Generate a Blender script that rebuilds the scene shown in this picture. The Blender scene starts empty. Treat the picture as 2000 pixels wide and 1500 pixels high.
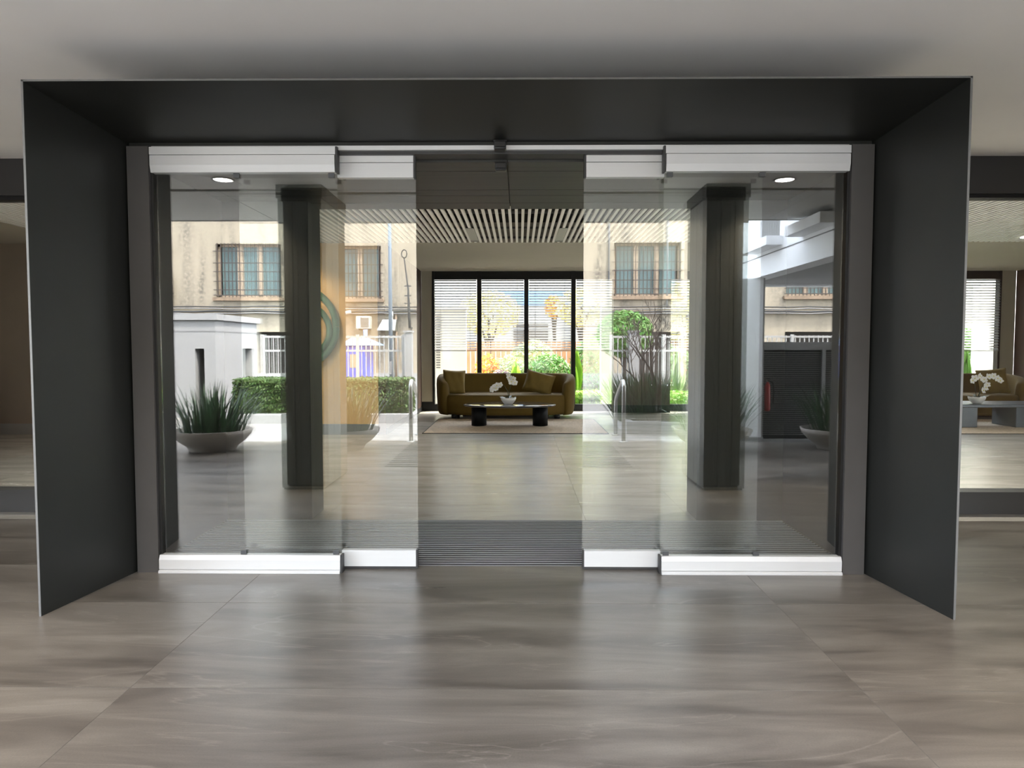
import bpy, math, random
import numpy as np
from mathutils import Vector, Matrix

random.seed(7)
rng = np.random.default_rng(11)
SC = bpy.context.scene
COL = SC.collection
R = math.radians

# ------------------------------------------------------------------ camera
FPX, CAMH, YH, VX = 1400.0, 1.40, 678.0, 1014.0      # focal length (px of 2000), eye height, horizon row, vanishing column
PITCH = math.atan((750 - YH) / FPX)
YAW = math.atan((VX - 1000) / FPX * math.cos(PITCH))
cam = bpy.data.cameras.new('camera')
cam.sensor_fit = 'HORIZONTAL'; cam.sensor_width = 36.0; cam.lens = 36.0 * FPX / 2000.0
cam.clip_start = 0.02; cam.clip_end = 300
camo = bpy.data.objects.new('camera', cam); COL.objects.link(camo)
camo.location = (0, 0, CAMH)
camo.rotation_euler = (math.pi / 2 - PITCH, 0, YAW)
SC.camera = camo

# ------------------------------------------------------------------ sky, sun, exposure
SUN_EL, SUN_AZ = R(56), R(52)          # azimuth measured from +Y (behind the lobby) towards +X
w = bpy.data.worlds.new('world'); SC.world = w; w.use_nodes = True
nt = w.node_tree; nt.nodes.clear()
out = nt.nodes.new('ShaderNodeOutputWorld'); bg = nt.nodes.new('ShaderNodeBackground')
sky = nt.nodes.new('ShaderNodeTexSky'); sky.sky_type = 'NISHITA'; sky.sun_disc = False
sky.sun_elevation = SUN_EL; sky.sun_rotation = SUN_AZ; sky.dust_density = 4.0; sky.air_density = 1.0
sky.ozone_density = 1.0
bg.inputs['Strength'].default_value = 1.0
hz = nt.nodes.new('ShaderNodeMix'); hz.data_type = 'RGBA'; hz.inputs['Factor'].default_value = .62      # hazy bright sky
sg = nt.nodes.new('ShaderNodeVectorMath'); sg.operation = 'SCALE'; sg.inputs['Scale'].default_value = 0.42
nt.links.new(sky.outputs[0], sg.inputs[0]); nt.links.new(sg.outputs[0], hz.inputs['A'])
hz.inputs['B'].default_value = (1.74, 1.80, 1.88, 1)
nt.links.new(hz.outputs['Result'], bg.inputs['Color']); nt.links.new(bg.outputs[0], out.inputs['Surface'])
sl = bpy.data.lights.new('sun', 'SUN'); sl.energy = 2.3; sl.angle = R(6.0); sl.color = (1.0, 0.95, 0.86)
so = bpy.data.objects.new('sun', sl); COL.objects.link(so)
sdir = Vector((math.sin(SUN_AZ) * math.cos(SUN_EL), math.cos(SUN_AZ) * math.cos(SUN_EL), math.sin(SUN_EL)))
so.rotation_euler = sdir.to_track_quat('Z', 'Y').to_euler(); so.location = (0, 0, 30)

vs = SC.view_settings
vs.view_transform = 'Standard'; vs.look = 'None'; vs.gamma = 1.0; vs.exposure = 2.95
try: vs.use_curve_mapping = False
except Exception: pass
SC.cycles.use_denoising = True
SC.cycles.max_bounces = 12; SC.cycles.diffuse_bounces = 6; SC.cycles.glossy_bounces = 6
SC.cycles.transparent_max_bounces = 32; SC.cycles.transmission_bounces = 6
SC.cycles.caustics_reflective = True; SC.cycles.sample_clamp_indirect = 6.0
SC.cycles.blur_glossy = 0.3

# ------------------------------------------------------------------ pixels -> places
cp, sp, cy_, sy_ = math.cos(PITCH), math.sin(PITCH), math.cos(YAW), math.sin(YAW)
Fv = np.array([-sy_ * cp, cy_ * cp, -sp]); Rv = np.array([cy_, sy_, 0.0]); Uv = np.cross(Rv, Fv)
def ray(px, py): return Fv + Rv * (px - 1000) / FPX + Uv * (750 - py) / FPX
def onfloor(px, py, z=0.0):
    d = ray(px, py); t = (z - CAMH) / d[2]; return Vector((t * d[0], t * d[1], z))
def at(px, py, y):
    d = ray(px, py); t = y / d[1]; return Vector((t * d[0], y, CAMH + t * d[2]))
DG = 4.395                                  # the glass plane of the entrance
def refl(px, py, vy):
    """a thing seen mirrored in the door glass: vy is its distance behind the glass image"""
    p = at(px, py, vy); return Vector((p.x, 2 * DG - vy, p.z))

# ------------------------------------------------------------------ mesh helpers
class MB:
    def __init__(s): s.v = []; s.f = []; s.sm = []
    def add(s, vs_, fs, smooth=False):
        o = len(s.v); s.v += [tuple(p) for p in vs_]
        s.f += [tuple(i + o for i in f) for f in fs]; s.sm += [smooth] * len(fs); return s
    def hexa(s, p):      # 8 points: bottom 4 (ccw), top 4
        return s.add(p, [(3, 2, 1, 0), (4, 5, 6, 7), (0, 1, 5, 4), (1, 2, 6, 5), (2, 3, 7, 6), (3, 0, 4, 7)])
    def box(s, x0, x1, y0, y1, z0, z1):
        if x0 > x1: x0, x1 = x1, x0
        if y0 > y1: y0, y1 = y1, y0
        if z0 > z1: z0, z1 = z1, z0
        return s.hexa([(x0, y0, z0), (x1, y0, z0), (x1, y1, z0), (x0, y1, z0), (x0, y0, z1), (x1, y0, z1), (x1, y1, z1), (x0, y1, z1)])
    def tube(s, pts, rad, n=8, cap=True, smooth=True):
        pts = [Vector(p) for p in pts]; m = len(pts)
        rad = list(rad) if hasattr(rad, '__len__') else [rad] * m
        vs_ = []; up = Vector((0, 0, 1)); prev = None
        for i, p in enumerate(pts):
            t = (pts[min(i + 1, m - 1)] - pts[max(i - 1, 0)]).normalized()
            a = prev if prev is not None else (Vector((1, 0, 0)) if abs(t.z) > .9 else up)
            u = (a - t * a.dot(t))
            if u.length < 1e-5: u = t.orthogonal()
            u.normalize(); prev = u; v = t.cross(u)
            for k in range(n):
                an = 2 * math.pi * k / n
                vs_.append(p + (u * math.cos(an) + v * math.sin(an)) * rad[i])
        fs = [(i * n + k, i * n + (k + 1) % n, (i + 1) * n + (k + 1) % n, (i + 1) * n + k) for i in range(m - 1) for k in range(n)]
        s.add(vs_, fs, smooth)
        if cap:
            o = len(s.v) - len(vs_)
            s.f += [tuple(o + k for k in reversed(range(n))), tuple(o + (m - 1) * n + k for k in range(n))]; s.sm += [False, False]
        return s
    def lathe(s, prof, c=(0, 0, 0), n=32, sx=1.0, sy=1.0, smooth=True):
        vs_ = [(c[0] + r * sx * math.cos(2 * math.pi * k / n), c[1] + r * sy * math.sin(2 * math.pi * k / n), c[2] + z) for r, z in prof for k in range(n)]
        m = len(prof)
        fs = [(i * n + k, i * n + (k + 1) % n, (i + 1) * n + (k + 1) % n, (i + 1) * n + k) for i in range(m - 1) for k in range(n)]
        s.add(vs_, fs, smooth); return s
    def mesh(s, name):
        me = bpy.data.meshes.new(name); me.from_pydata(s.v, [], s.f)
        me.polygons.foreach_set('use_smooth', s.sm); me.update(); return me

def link(name, me, mat=None, parent=None, loc=None, bevel=0, rot=None):
    if isinstance(me, MB): me = me.mesh(name)
    if mat is not None and not me.materials: me.materials.append(mat)
    o = bpy.data.objects.new(name, me); COL.objects.link(o)
    if parent is not None: o.parent = parent
    if loc is not None: o.location = loc
    if rot is not None: o.rotation_euler = rot
    if bevel:
        b = o.modifiers.new('bevel', 'BEVEL'); b.width = bevel; b.segments = 2; b.limit_method = 'ANGLE'; b.angle_limit = R(40)
    return o
def bx(name, mat, parent, x0, x1, y0, y1, z0, z1, bevel=0):
    """box object; its origin stays at the parent's origin, so world numbers minus the parent's place"""
    q = parent_off(parent)
    return link(name, MB().box(x0 - q.x, x1 - q.x, y0 - q.y, y1 - q.y, z0 - q.z, z1 - q.z), mat, parent, bevel=bevel)
def parent_off(p):
    q = Vector((0, 0, 0))
    while p is not None: q += p.location; p = p.parent
    return q
def tag(o, label=None, cat=None, group=None, kind=None):
    if label: o['label'] = label
    if cat: o['category'] = cat
    if group: o['group'] = group
    if kind: o['kind'] = kind
    return o
def thing(name, label, cat, loc=(0, 0, 0), rz=0, group=None, kind=None):
    o = bpy.data.objects.new(name, None); COL.objects.link(o); o.empty_display_size = .1
    o.location = loc; o.rotation_euler = (0, 0, rz); return tag(o, label, cat, group, kind)
def struct(name, loc=(0, 0, 0), label=None):
    return thing(name, label, None, loc, kind='structure')
def copy_tree(o, parent=None):
    c = o.copy(); COL.objects.link(c); c.parent = parent
    for ch in o.children: copy_tree(ch, c)
    return c

# ------------------------------------------------------------------ materials
def mat(name, col, rough=.6, metal=0., spec=.5, noise=0., nscale=6., bump=0., bscale=60., stretch=(1, 1, 1), emit=None, es=0., sheen=0., trans=0., island=0., coat=0.):
    m = bpy.data.materials.new(name); m.use_nodes = True
    t = m.node_tree; b = t.nodes['Principled BSDF']
    b.inputs['Base Color'].default_value = (*col, 1); b.inputs['Roughness'].default_value = rough
    b.inputs['Metallic'].default_value = metal; b.inputs['Specular IOR Level'].default_value = spec
    if sheen: b.inputs['Sheen Weight'].default_value = sheen; b.inputs['Sheen Roughness'].default_value = .4
    if coat: b.inputs['Coat Weight'].default_value = coat; b.inputs['Coat Roughness'].default_value = .1
    if emit: b.inputs['Emission Color'].default_value = (*emit, 1); b.inputs['Emission Strength'].default_value = es
    L = t.links.new
    if noise or bump:
        tc = t.nodes.new('ShaderNodeTexCoord'); mp = t.nodes.new('ShaderNodeMapping'); mp.inputs['Scale'].default_value = stretch
        L(tc.outputs['Object'], mp.inputs['Vector'])
    if noise or island:
        hsv = t.nodes.new('ShaderNodeHueSaturation'); hsv.inputs['Color'].default_value = (*col, 1)
        mr = t.nodes.new('ShaderNodeMapRange'); amt = noise or island
        mr.inputs['To Min'].default_value = 1 - amt; mr.inputs['To Max'].default_value = 1 + amt
        if noise:
            n = t.nodes.new('ShaderNodeTexNoise'); n.inputs['Scale'].default_value = nscale; n.inputs['Detail'].default_value = 6
            L(mp.outputs[0], n.inputs['Vector']); mr.inputs['From Min'].default_value = .25; mr.inputs['From Max'].default_value = .75
            L(n.outputs['Fac'], mr.inputs['Value'])
        else:
            g = t.nodes.new('ShaderNodeNewGeometry'); L(g.outputs['Random Per Island'], mr.inputs['Value'])
            m2 = t.nodes.new('ShaderNodeMapRange'); m2.inputs['To Min'].default_value = .47; m2.inputs['To Max'].default_value = .53
            L(g.outputs['Random Per Island'], m2.inputs['Value']); L(m2.outputs[0], hsv.inputs['Hue'])
        L(mr.outputs[0], hsv.inputs['Value']); L(hsv.outputs[0], b.inputs['Base Color'])
    if bump:
        n2 = t.nodes.new('ShaderNodeTexNoise'); n2.inputs['Scale'].default_value = bscale; n2.inputs['Detail'].default_value = 4
        L(mp.outputs[0], n2.inputs['Vector'])
        bp = t.nodes.new('ShaderNodeBump'); bp.inputs['Strength'].default_value = bump; bp.inputs['Distance'].default_value = .01
        L(n2.outputs['Fac'], bp.inputs['Height']); L(bp.outputs[0], b.inputs['Normal'])
    if trans:            # thin leaves let light through
        tr = t.nodes.new('ShaderNodeBsdfTranslucent'); mx = t.nodes.new('ShaderNodeMixShader'); mx.inputs[0].default_value = trans
        if island: L(hsv.outputs[0], tr.inputs['Color'])
        else: tr.inputs['Color'].default_value = (*col, 1)
        o_ = t.nodes['Material Output']; L(b.outputs[0], mx.inputs[1]); L(tr.outputs[0], mx.inputs[2]); L(mx.outputs[0], o_.inputs['Surface'])
    return m

def glass(name, refl_per_face, tint):
    m = bpy.data.materials.new(name); m.use_nodes = True; t = m.node_tree; t.nodes.clear()
    o = t.nodes.new('ShaderNodeOutputMaterial'); mx = t.nodes.new('ShaderNodeMixShader')
    tr = t.nodes.new('ShaderNodeBsdfTransparent'); gl = t.nodes.new('ShaderNodeBsdfGlossy')
    tr.inputs['Color'].default_value = (*tint, 1); gl.inputs['Roughness'].default_value = 0.0; gl.inputs['Color'].default_value = (1, 1, 1, 1)
    mx.inputs[0].default_value = refl_per_face
    t.links.new(tr.outputs[0], mx.inputs[1]); t.links.new(gl.outputs[0], mx.inputs[2]); t.links.new(mx.outputs[0], o.inputs['Surface'])
    return m

def stone(name, c1, c2, c3, rough=(.22, .38), seedz=0.):
    """streaky porcelain: long veins along X, each tile shifted by its own random number"""
    m = bpy.data.materials.new(name); m.use_nodes = True; t = m.node_tree; b = t.nodes['Principled BSDF']; L = t.links.new
    geo = t.nodes.new('ShaderNodeNewGeometry'); oi = t.nodes.new('ShaderNodeObjectInfo')
    cmb = t.nodes.new('ShaderNodeCombineXYZ'); ml = t.nodes.new('ShaderNodeMath'); ml.operation = 'MULTIPLY'; ml.inputs[1].default_value = 40
    L(oi.outputs['Random'], ml.inputs[0]); L(ml.outputs[0], cmb.inputs['Z']); L(ml.outputs[0], cmb.inputs['X'])
    ad = t.nodes.new('ShaderNodeVectorMath'); ad.operation = 'ADD'; L(geo.outputs['Position'], ad.inputs[0]); L(cmb.outputs[0], ad.inputs[1])
    mp = t.nodes.new('ShaderNodeMapping'); mp.inputs['Scale'].default_value = (.45, 2.2, 1); mp.inputs['Rotation'].default_value = (0, 0, R(4)); L(ad.outputs[0], mp.inputs['Vector'])
    n1 = t.nodes.new('ShaderNodeTexNoise'); n1.inputs['Scale'].default_value = 1.6; n1.inputs['Detail'].default_value = 8; n1.inputs['Roughness'].default_value = .62; n1.inputs['Distortion'].default_value = .6
    L(mp.outputs[0], n1.inputs['Vector'])
    rp = t.nodes.new('ShaderNodeValToRGB'); L(n1.outputs['Fac'], rp.inputs['Fac'])
    e = rp.color_ramp.elements; e[0].position = .36; e[0].color = (*c1, 1); e[1].position = .66; e[1].color = (*c3, 1)
    k = rp.color_ramp.elements.new(.5); k.color = (*c2, 1)
    # pale hair veins
    n2 = t.nodes.new('ShaderNodeTexNoise'); n2.inputs['Scale'].default_value = .9; n2.inputs['Detail'].default_value = 5; n2.inputs['Distortion'].default_value = 1.4
    L(mp.outputs[0], n2.inputs['Vector'])
    sb = t.nodes.new('ShaderNodeMath'); sb.operation = 'SUBTRACT'; sb.inputs[1].default_value = .5; L(n2.outputs['Fac'], sb.inputs[0])
    ab = t.nodes.new('ShaderNodeMath'); ab.operation = 'ABSOLUTE'; L(sb.outputs[0], ab.inputs[0])
    mr = t.nodes.new('ShaderNodeMapRange'); mr.inputs['From Max'].default_value = .008; mr.inputs['To Min'].default_value = .35; mr.inputs['To Max'].default_value = 0; L(ab.outputs[0], mr.inputs['Value'])
    mx = t.nodes.new('ShaderNodeMix'); mx.data_type = 'RGBA'; mx.inputs['B'].default_value = (*[min(1, x * 1.35) for x in c3], 1)
    L(mr.outputs[0], mx.inputs['Factor']); L(rp.outputs[0], mx.inputs['A'])
    # fine speckle
    n3 = t.nodes.new('ShaderNodeTexNoise'); n3.inputs['Scale'].default_value = 140; n3.inputs['Detail'].default_value = 2; L(geo.outputs['Position'], n3.inputs['Vector'])
    m3 = t.nodes.new('ShaderNodeMapRange'); m3.inputs['From Min'].default_value = .3; m3.inputs['From Max'].default_value = .7; m3.inputs['To Min'].default_value = .93; m3.inputs['To Max'].default_value = 1.07; L(n3.outputs['Fac'], m3.inputs['Value'])
    hs = t.nodes.new('ShaderNodeHueSaturation'); L(mx.outputs['Result'], hs.inputs['Color']); L(m3.outputs[0], hs.inputs['Value'])
    L(hs.outputs[0], b.inputs['Base Color'])
    rr = t.nodes.new('ShaderNodeMapRange'); rr.inputs['To Min'].default_value = rough[0]; rr.inputs['To Max'].default_value = rough[1]; L(n1.outputs['Fac'], rr.inputs['Value']); L(rr.outputs[0], b.inputs['Roughness'])
    b.inputs['Specular IOR Level'].default_value = .55
    bp = t.nodes.new('ShaderNodeBump'); bp.inputs['Strength'].default_value = .06; bp.inputs['Distance'].default_value = .004; L(n3.outputs['Fac'], bp.inputs['Height']); L(bp.outputs[0], b.inputs['Normal'])
    return m

def facade_mat(name, c, stain):
    m = bpy.data.materials.new(name); m.use_nodes = True; t = m.node_tree; b = t.nodes['Principled BSDF']; L = t.links.new
    tc = t.nodes.new('ShaderNodeTexCoord')
    def nz(scale, st, det=6):
        mp = t.nodes.new('ShaderNodeMapping'); mp.inputs['Scale'].default_value = st; L(tc.outputs['Object'], mp.inputs['Vector'])
        n = t.nodes.new('ShaderNodeTexNoise'); n.inputs['Scale'].default_value = scale; n.inputs['Detail'].default_value = det; L(mp.outputs[0], n.inputs['Vector']); return n
    a = nz(1.2, (1, 1, .35)); d = nz(2.2, (1, 1, .12)); g = nz(9, (1, 1, 1))
    def rng_(n, a0, a1):
        r = t.nodes.new('ShaderNodeMapRange'); r.inputs['From Min'].default_value = a0; r.inputs['From Max'].default_value = a1; L(n.outputs['Fac'], r.inputs['Value']); return r
    m1 = t.nodes.new('ShaderNodeMath'); m1.operation = 'MULTIPLY'; L(rng_(a, .38, .62).outputs[0], m1.inputs[0]); L(rng_(d, .36, .6).outputs[0], m1.inputs[1])
    m2 = t.nodes.new('ShaderNodeMath'); m2.operation = 'MULTIPLY'; L(m1.outputs[0], m2.inputs[0]); L(rng_(g, .3, .6).outputs[0], m2.inputs[1])
    mx = t.nodes.new('ShaderNodeMix'); mx.data_type = 'RGBA'; mx.inputs['A'].default_value = (*c, 1); mx.inputs['B'].default_value = (*stain, 1); L(m2.outputs[0], mx.inputs['Factor'])
    hs = t.nodes.new('ShaderNodeHueSaturation'); L(mx.outputs['Result'], hs.inputs['Color'])
    v = rng_(a, .3, .7); v.inputs['To Min'].default_value = .9; v.inputs['To Max'].default_value = 1.06; L(v.outputs[0], hs.inputs['Value'])
    L(hs.outputs[0], b.inputs['Base Color']); b.inputs['Roughness'].default_value = .9
    return m

M = {}
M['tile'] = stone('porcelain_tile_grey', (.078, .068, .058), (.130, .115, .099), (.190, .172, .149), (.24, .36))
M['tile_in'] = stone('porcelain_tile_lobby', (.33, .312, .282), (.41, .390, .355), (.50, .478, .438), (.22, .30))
M['grout'] = mat('grout', (.20, .185, .165), .9)
M['white_paint'] = mat('ceiling_paint', (.88, .865, .835), .9, noise=.02, nscale=2)
M['niche_paint'] = mat('beige_ceiling_paint', (.42, .395, .33), .85, noise=.02, nscale=2)
M['portal'] = mat('portal_dark_metal', (.0145, .0152, .0134), .45, .0, .35, noise=.10, nscale=3, bump=.02, bscale=200)
M['edge'] = mat('portal_bright_edge', (.16, .16, .155), .45, .5)
M['jamb'] = mat('jamb_grey', (.085, .080, .077), .45, .2, noise=.06, nscale=4)
M['rail'] = mat('anodised_rail', (.64, .645, .64), .38, .15, noise=.02, nscale=20, stretch=(.2, 1, 8))
M['rail_dark'] = mat('rail_end_dark', (.03, .03, .03), .5)
M['black'] = mat('black_plastic', (.012, .012, .012), .35)
M['blackframe'] = mat('black_frame', (.006, .006, .0062), .5, spec=.3)
M['darkpanel'] = mat('dark_ceiling_panel', (.034, .035, .031), .5, noise=.3, nscale=2.0, stretch=(.6, 9, 1))
M['tunnelwall'] = mat('tunnel_wall_panel', (.016, .016, .0155), .5, noise=.15, nscale=3)
M['header'] = mat('header_grey', (.03, .03, .0295), .5, .2)
M['sill'] = mat('sill_grey', (.075, .078, .082), .45, .2)
M['glass'] = glass('door_glass', .135, (.965, .985, .975))
M['glass2'] = glass('shopfront_glass', .045, (.93, .94, .93))
M['glass3'] = glass('lobby_window_glass', .04, (.835, .845, .825))
M['mat_strip'] = mat('mat_aluminium', (.30, .30, .31), .5, .3)
M['mat_base'] = mat('mat_carpet', (.022, .020, .022), .95, bump=.3, bscale=400)
M['slat'] = mat('ceiling_slat', (.90, .895, .86), .55)
M['plenum'] = mat('black_plenum', (.006, .006, .006), .9)
M['duct'] = mat('plenum_metal', (.10, .10, .10), .5)
M['lum'] = mat('luminaire_housing', (.42, .43, .39), .6)
M['lampglow'] = mat('downlight_diffuser', (.9, .9, .88), .5, emit=(1, .96, .88), es=6.0)
M['brownwall'] = mat('brown_wall', (.155, .125, .088), .8, noise=.06, nscale=3)
M['tan'] = mat('tan_plaster', (.55, .36, .17), .75, noise=.06, nscale=3)
M['wood'] = mat('dark_wood', (.055, .030, .021), .5, noise=.3, nscale=3, stretch=(1, 6, .4))
M['porchwood'] = mat('porch_wood_cladding', (.20, .105, .055), .55, noise=.25, nscale=3, stretch=(1, 6, .4))
M['beige'] = mat('beige_wall', (.36, .33, .26), .8)
M['baseboard'] = mat('baseboard_grey', (.16, .17, .17), .5)
M['ring'] = mat('green_ring_metal', (.075, .165, .11), .4, .3, noise=.12, nscale=8)
M['sofa'] = mat('olive_velvet', (.125, .078, .010), .85, sheen=.08, noise=.10, nscale=5, bump=.05, bscale=300)
M['pillow'] = mat('olive_pillow', (.175, .118, .022), .8, sheen=.1, noise=.12, nscale=9)
M['foot'] = mat('black_foot', (.01, .01, .01), .5)
M['tabletop'] = mat('table_top_dark_marble', (.045, .045, .05), .12, noise=.3, nscale=4, coat=.6)
M['tableleg'] = mat('table_leg_black', (.004, .004, .004), .6, spec=.15)
M['slate'] = mat('slate_table', (.085, .105, .125), .3, noise=.08, nscale=5)
M['rug'] = mat('rug_weave', (.60, .50, .40), .95, noise=.35, nscale=26, stretch=(1, 2, 1), bump=.4, bscale=120)
M['rugedge'] = mat('rug_binding', (.05, .045, .04), .9)
M['ceramic'] = mat('white_ceramic', (.70, .69, .66), .3)
M['petal'] = mat('orchid_petal', (.82, .80, .78), .6, trans=.3)
M['petaly'] = mat('orchid_lip', (.75, .66, .12), .6)
M['stem'] = mat('orchid_stem', (.035, .05, .02), .6)
M['orchleaf'] = mat('orchid_leaf', (.03, .055, .022), .4)
M['blind'] = mat('blind_slat', (.20, .20, .198), .5)
M['cord'] = mat('blind_cord', (.25, .25, .25), .8)
M['gwhite'] = mat('garden_white_render', (.86, .85, .81), .85, noise=.02, nscale=2)
M['nbwall'] = mat('neighbour_render', (.29, .286, .265), .85, noise=.05, nscale=1)
M['gground'] = mat('garden_gravel', (.50, .47, .40), .95, noise=.3, nscale=6)
M['leaf_lime'] = mat('leaf_lime', (.30, .50, .055), .5, island=.35, trans=.4)
M['leaf_mid'] = mat('leaf_mid', (.12, .25, .05), .5, island=.4, trans=.3)
M['leaf_pale'] = mat('leaf_pale', (.36, .45, .22), .5, island=.3, trans=.3)
M['leaf_yellow'] = mat('leaf_yellow', (.66, .60, .32), .6, island=.3, trans=.4)
M['leaf_orange'] = mat('leaf_orange', (.85, .33, .05), .6, island=.3, trans=.4)
M['leaf_amber'] = mat('leaf_amber', (.75, .46, .16), .6, island=.3, trans=.4)
M['leaf_purple'] = mat('leaf_purple', (.26, .19, .24), .6, island=.3, trans=.2)
M['leaf_dark'] = mat('leaf_dark', (.030, .060, .022), .45, island=.5, trans=.15)
M['leaf_black'] = mat('leaf_near_black', (.025, .028, .025), .7, island=.4)  # near-black leaves of the creeper
M['leaf_hedge'] = mat('leaf_hedge', (.075, .125, .028), .6, island=.45, trans=.25)
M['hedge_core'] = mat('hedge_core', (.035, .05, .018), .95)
M['bark'] = mat('bark', (.075, .06, .048), .9, noise=.3, nscale=20)
M['fencewood'] = mat('fence_wood', (.33, .16, .08), .8, noise=.25, nscale=8, stretch=(4, 4, .5))
M['blueband'] = mat('blue_band', (.16, .28, .50), .7)
M['pillarm'] = mat('pillar_dark_metal', (.070, .071, .065), .38, .1, noise=.12, nscale=2, stretch=(3, 3, .2))
M['beam'] = mat('beam_grey', (.62, .61, .58), .7, noise=.05, nscale=3)
M['bowl'] = mat('bowl_concrete', (.30, .27, .235), .75, noise=.12, nscale=5, bump=.1, bscale=80)
M['soil'] = mat('potting_soil', (.03, .024, .018), .95, bump=.6, bscale=60)
M['steel'] = mat('stainless', (.42, .42, .40), .35, 1.0)
M['courtyard'] = mat('courtyard_pavers', (.21, .206, .196), .75, noise=.2, nscale=7, bump=.4, bscale=14)
M['asphalt'] = mat('asphalt', (.13, .13, .13), .9, noise=.15, nscale=4)
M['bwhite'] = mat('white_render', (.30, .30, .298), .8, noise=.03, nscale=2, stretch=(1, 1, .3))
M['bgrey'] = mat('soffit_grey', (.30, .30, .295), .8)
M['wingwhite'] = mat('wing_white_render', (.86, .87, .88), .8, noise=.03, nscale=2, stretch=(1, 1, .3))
M['seam'] = mat('render_joint', (.20, .20, .20), .8)
M['fence_white'] = mat('fence_white_paint', (.42, .42, .41), .5)
M['cream'] = facade_mat('cream_facade', (.33, .285, .215), (.11, .098, .078))
M['cream2'] = mat('cream_plaster', (.33, .28, .205), .9, noise=.06, nscale=4)
M['wframe'] = mat('window_timber', (.46, .36, .26), .8, noise=.2, nscale=10)
M['wdark'] = mat('window_reveal', (.07, .06, .05), .8)
M['wpane'] = mat('window_teal_pane', (.125, .20, .20), .35, noise=.25, nscale=3, stretch=(1, 1, .3))
M['iron'] = mat('grille_iron', (.055, .042, .035), .7)
M['rust'] = mat('rusty_sill', (.22, .16, .11), .9, noise=.3, nscale=10)
M['cable'] = mat('cable_black', (.04, .04, .04), .7)
M['pole'] = mat('pole_blue_grey', (.17, .21, .25), .5, .3)
M['blue'] = mat('cabin_blue', (.02, .09, .55), .45)
M['bluelight'] = mat('cabin_roof_blue', (.22, .36, .66), .5)
M['louvre'] = mat('louvre_grey', (.36, .36, .36), .5, .1)
M['red'] = mat('extinguisher_red', (.38, .022, .018), .35)
M['rubber'] = mat('rubber_black', (.015, .015, .015), .6)
M['ac'] = mat('air_conditioner_white', (.42, .41, .38), .6)
M['acdark'] = mat('air_conditioner_grille', (.12, .115, .10), .7)
M['sun_block_mat'] = mat('sun_block_render', (.70, .69, .66), .85)  # for the unseen mass added to block the sun
M['creamcloth'] = mat('cream_panel', (.72, .64, .47), .8)

# ================================================================== BIG STRUCTURE
PC = -0.125                                   # centre line of the entrance
XL, XR = -2.376, 2.127                        # inner faces of the portal at the door
YD, YO, YW = 4.363, 3.642, 5.99               # door face, portal front edge, shopfront wall
ZC, ZI = 2.962, 3.045                         # porch ceiling, lobby ceiling
ZT = 2.628                                    # portal top at the door
YA, YB = 11.41, 15.66                         # art wall, garden window wall
NX0, NX1 = -2.13, 10.72                       # lounge niche

def tiled_floor(name, x_joint, y_joint, X0, X1, Y0, Y1, material, gy=.985, gx=3.0, skip=None):
    root = struct(name)
    base = link('screed', MB().box(X0, X1, Y0, Y1, -.2, -.0015), M['grout'], root)
    me_cache = {}
    i0 = math.floor((X0 - x_joint) / gx); j0 = math.floor((Y0 - y_joint) / gy)
    x = x_joint + i0 * gx
    while x < X1 - .01:
        y = y_joint + j0 * gy
        while y < Y1 - .01:
            a0, a1, b0, b1 = max(x, X0), min(x + gx, X1), max(y, Y0), min(y + gy, Y1)
            if a1 - a0 > .05 and b1 - b0 > .05:
                g = .0016
                key = (round(a1 - a0, 3), round(b1 - b0, 3))
                if key not in me_cache:
                    me_cache[key] = MB().box(g, a1 - a0 - g, g, b1 - b0 - g, -.0012, 0.0).mesh('tile'); me_cache[key].materials.append(material)
                link('tile', me_cache[key], None, root, (a0, b0, 0))
            y += gy
        x += gx
    return root
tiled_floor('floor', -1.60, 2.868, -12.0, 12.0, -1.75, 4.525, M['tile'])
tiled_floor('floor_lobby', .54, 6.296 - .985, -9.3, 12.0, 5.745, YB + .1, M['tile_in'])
tag(bx('floor_courtyard', M['courtyard'], None, -14, 14, -5.6, -1.75, -.2, -.004), kind='structure')
tag(bx('road', M['asphalt'], None, -30, 30, -17.5, -5.6, -.25, -.03), kind='structure')
tag(bx('garden_ground', M['gground'], None, -14, 20, YB + .1, 30, -.2, -.02), kind='structure')
# closing pieces of floor beside the vestibule (under the shopfront)
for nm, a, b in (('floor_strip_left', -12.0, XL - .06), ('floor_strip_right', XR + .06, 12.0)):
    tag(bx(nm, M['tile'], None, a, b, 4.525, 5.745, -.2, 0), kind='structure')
tag(bx('floor_vestibule', M['grout'], None, XL - .06, XR + .06, 4.525, 5.745, -.2, -.03), kind='structure')

# porch ceiling with shadow gap, beam
c = struct('ceiling')
bx('ceiling_board', M['white_paint'], c, -12, 12, 1.64, 6.2, ZC, ZC + .25)
dl_me = None
# grey outer soffit beyond a dark shadow gap, cut in boards
b_ = struct('ceiling_outer')
xs = [-12, -9, -6, -3.0, 0, 3.0, 6.0, 9, 12]
for a, e in zip(xs[:-1], xs[1:]):
    bx('soffit_board', M['beam'], b_, a + .004, e - .004, -.07, 1.565, 2.955, 3.0)
bx('gap_core', M['blackframe'], b_, -12, 12, -.05, 1.66, 3.0, 3.2)
bx('edge_board', M['beam'], b_, -12, 12, -.09, -.07, 2.945, 3.22)
u = struct('sun_block')  # unseen mass added above lobby and porch to block the sun
bx('mass', M['sun_block_mat'], u, -16, 16, 1.05, 16.3, 3.42, 4.8)
bx('sun_block_front', M['sun_block_mat'], u, -16, 16, 1.0, 1.10, 3.22, 4.9)

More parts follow.
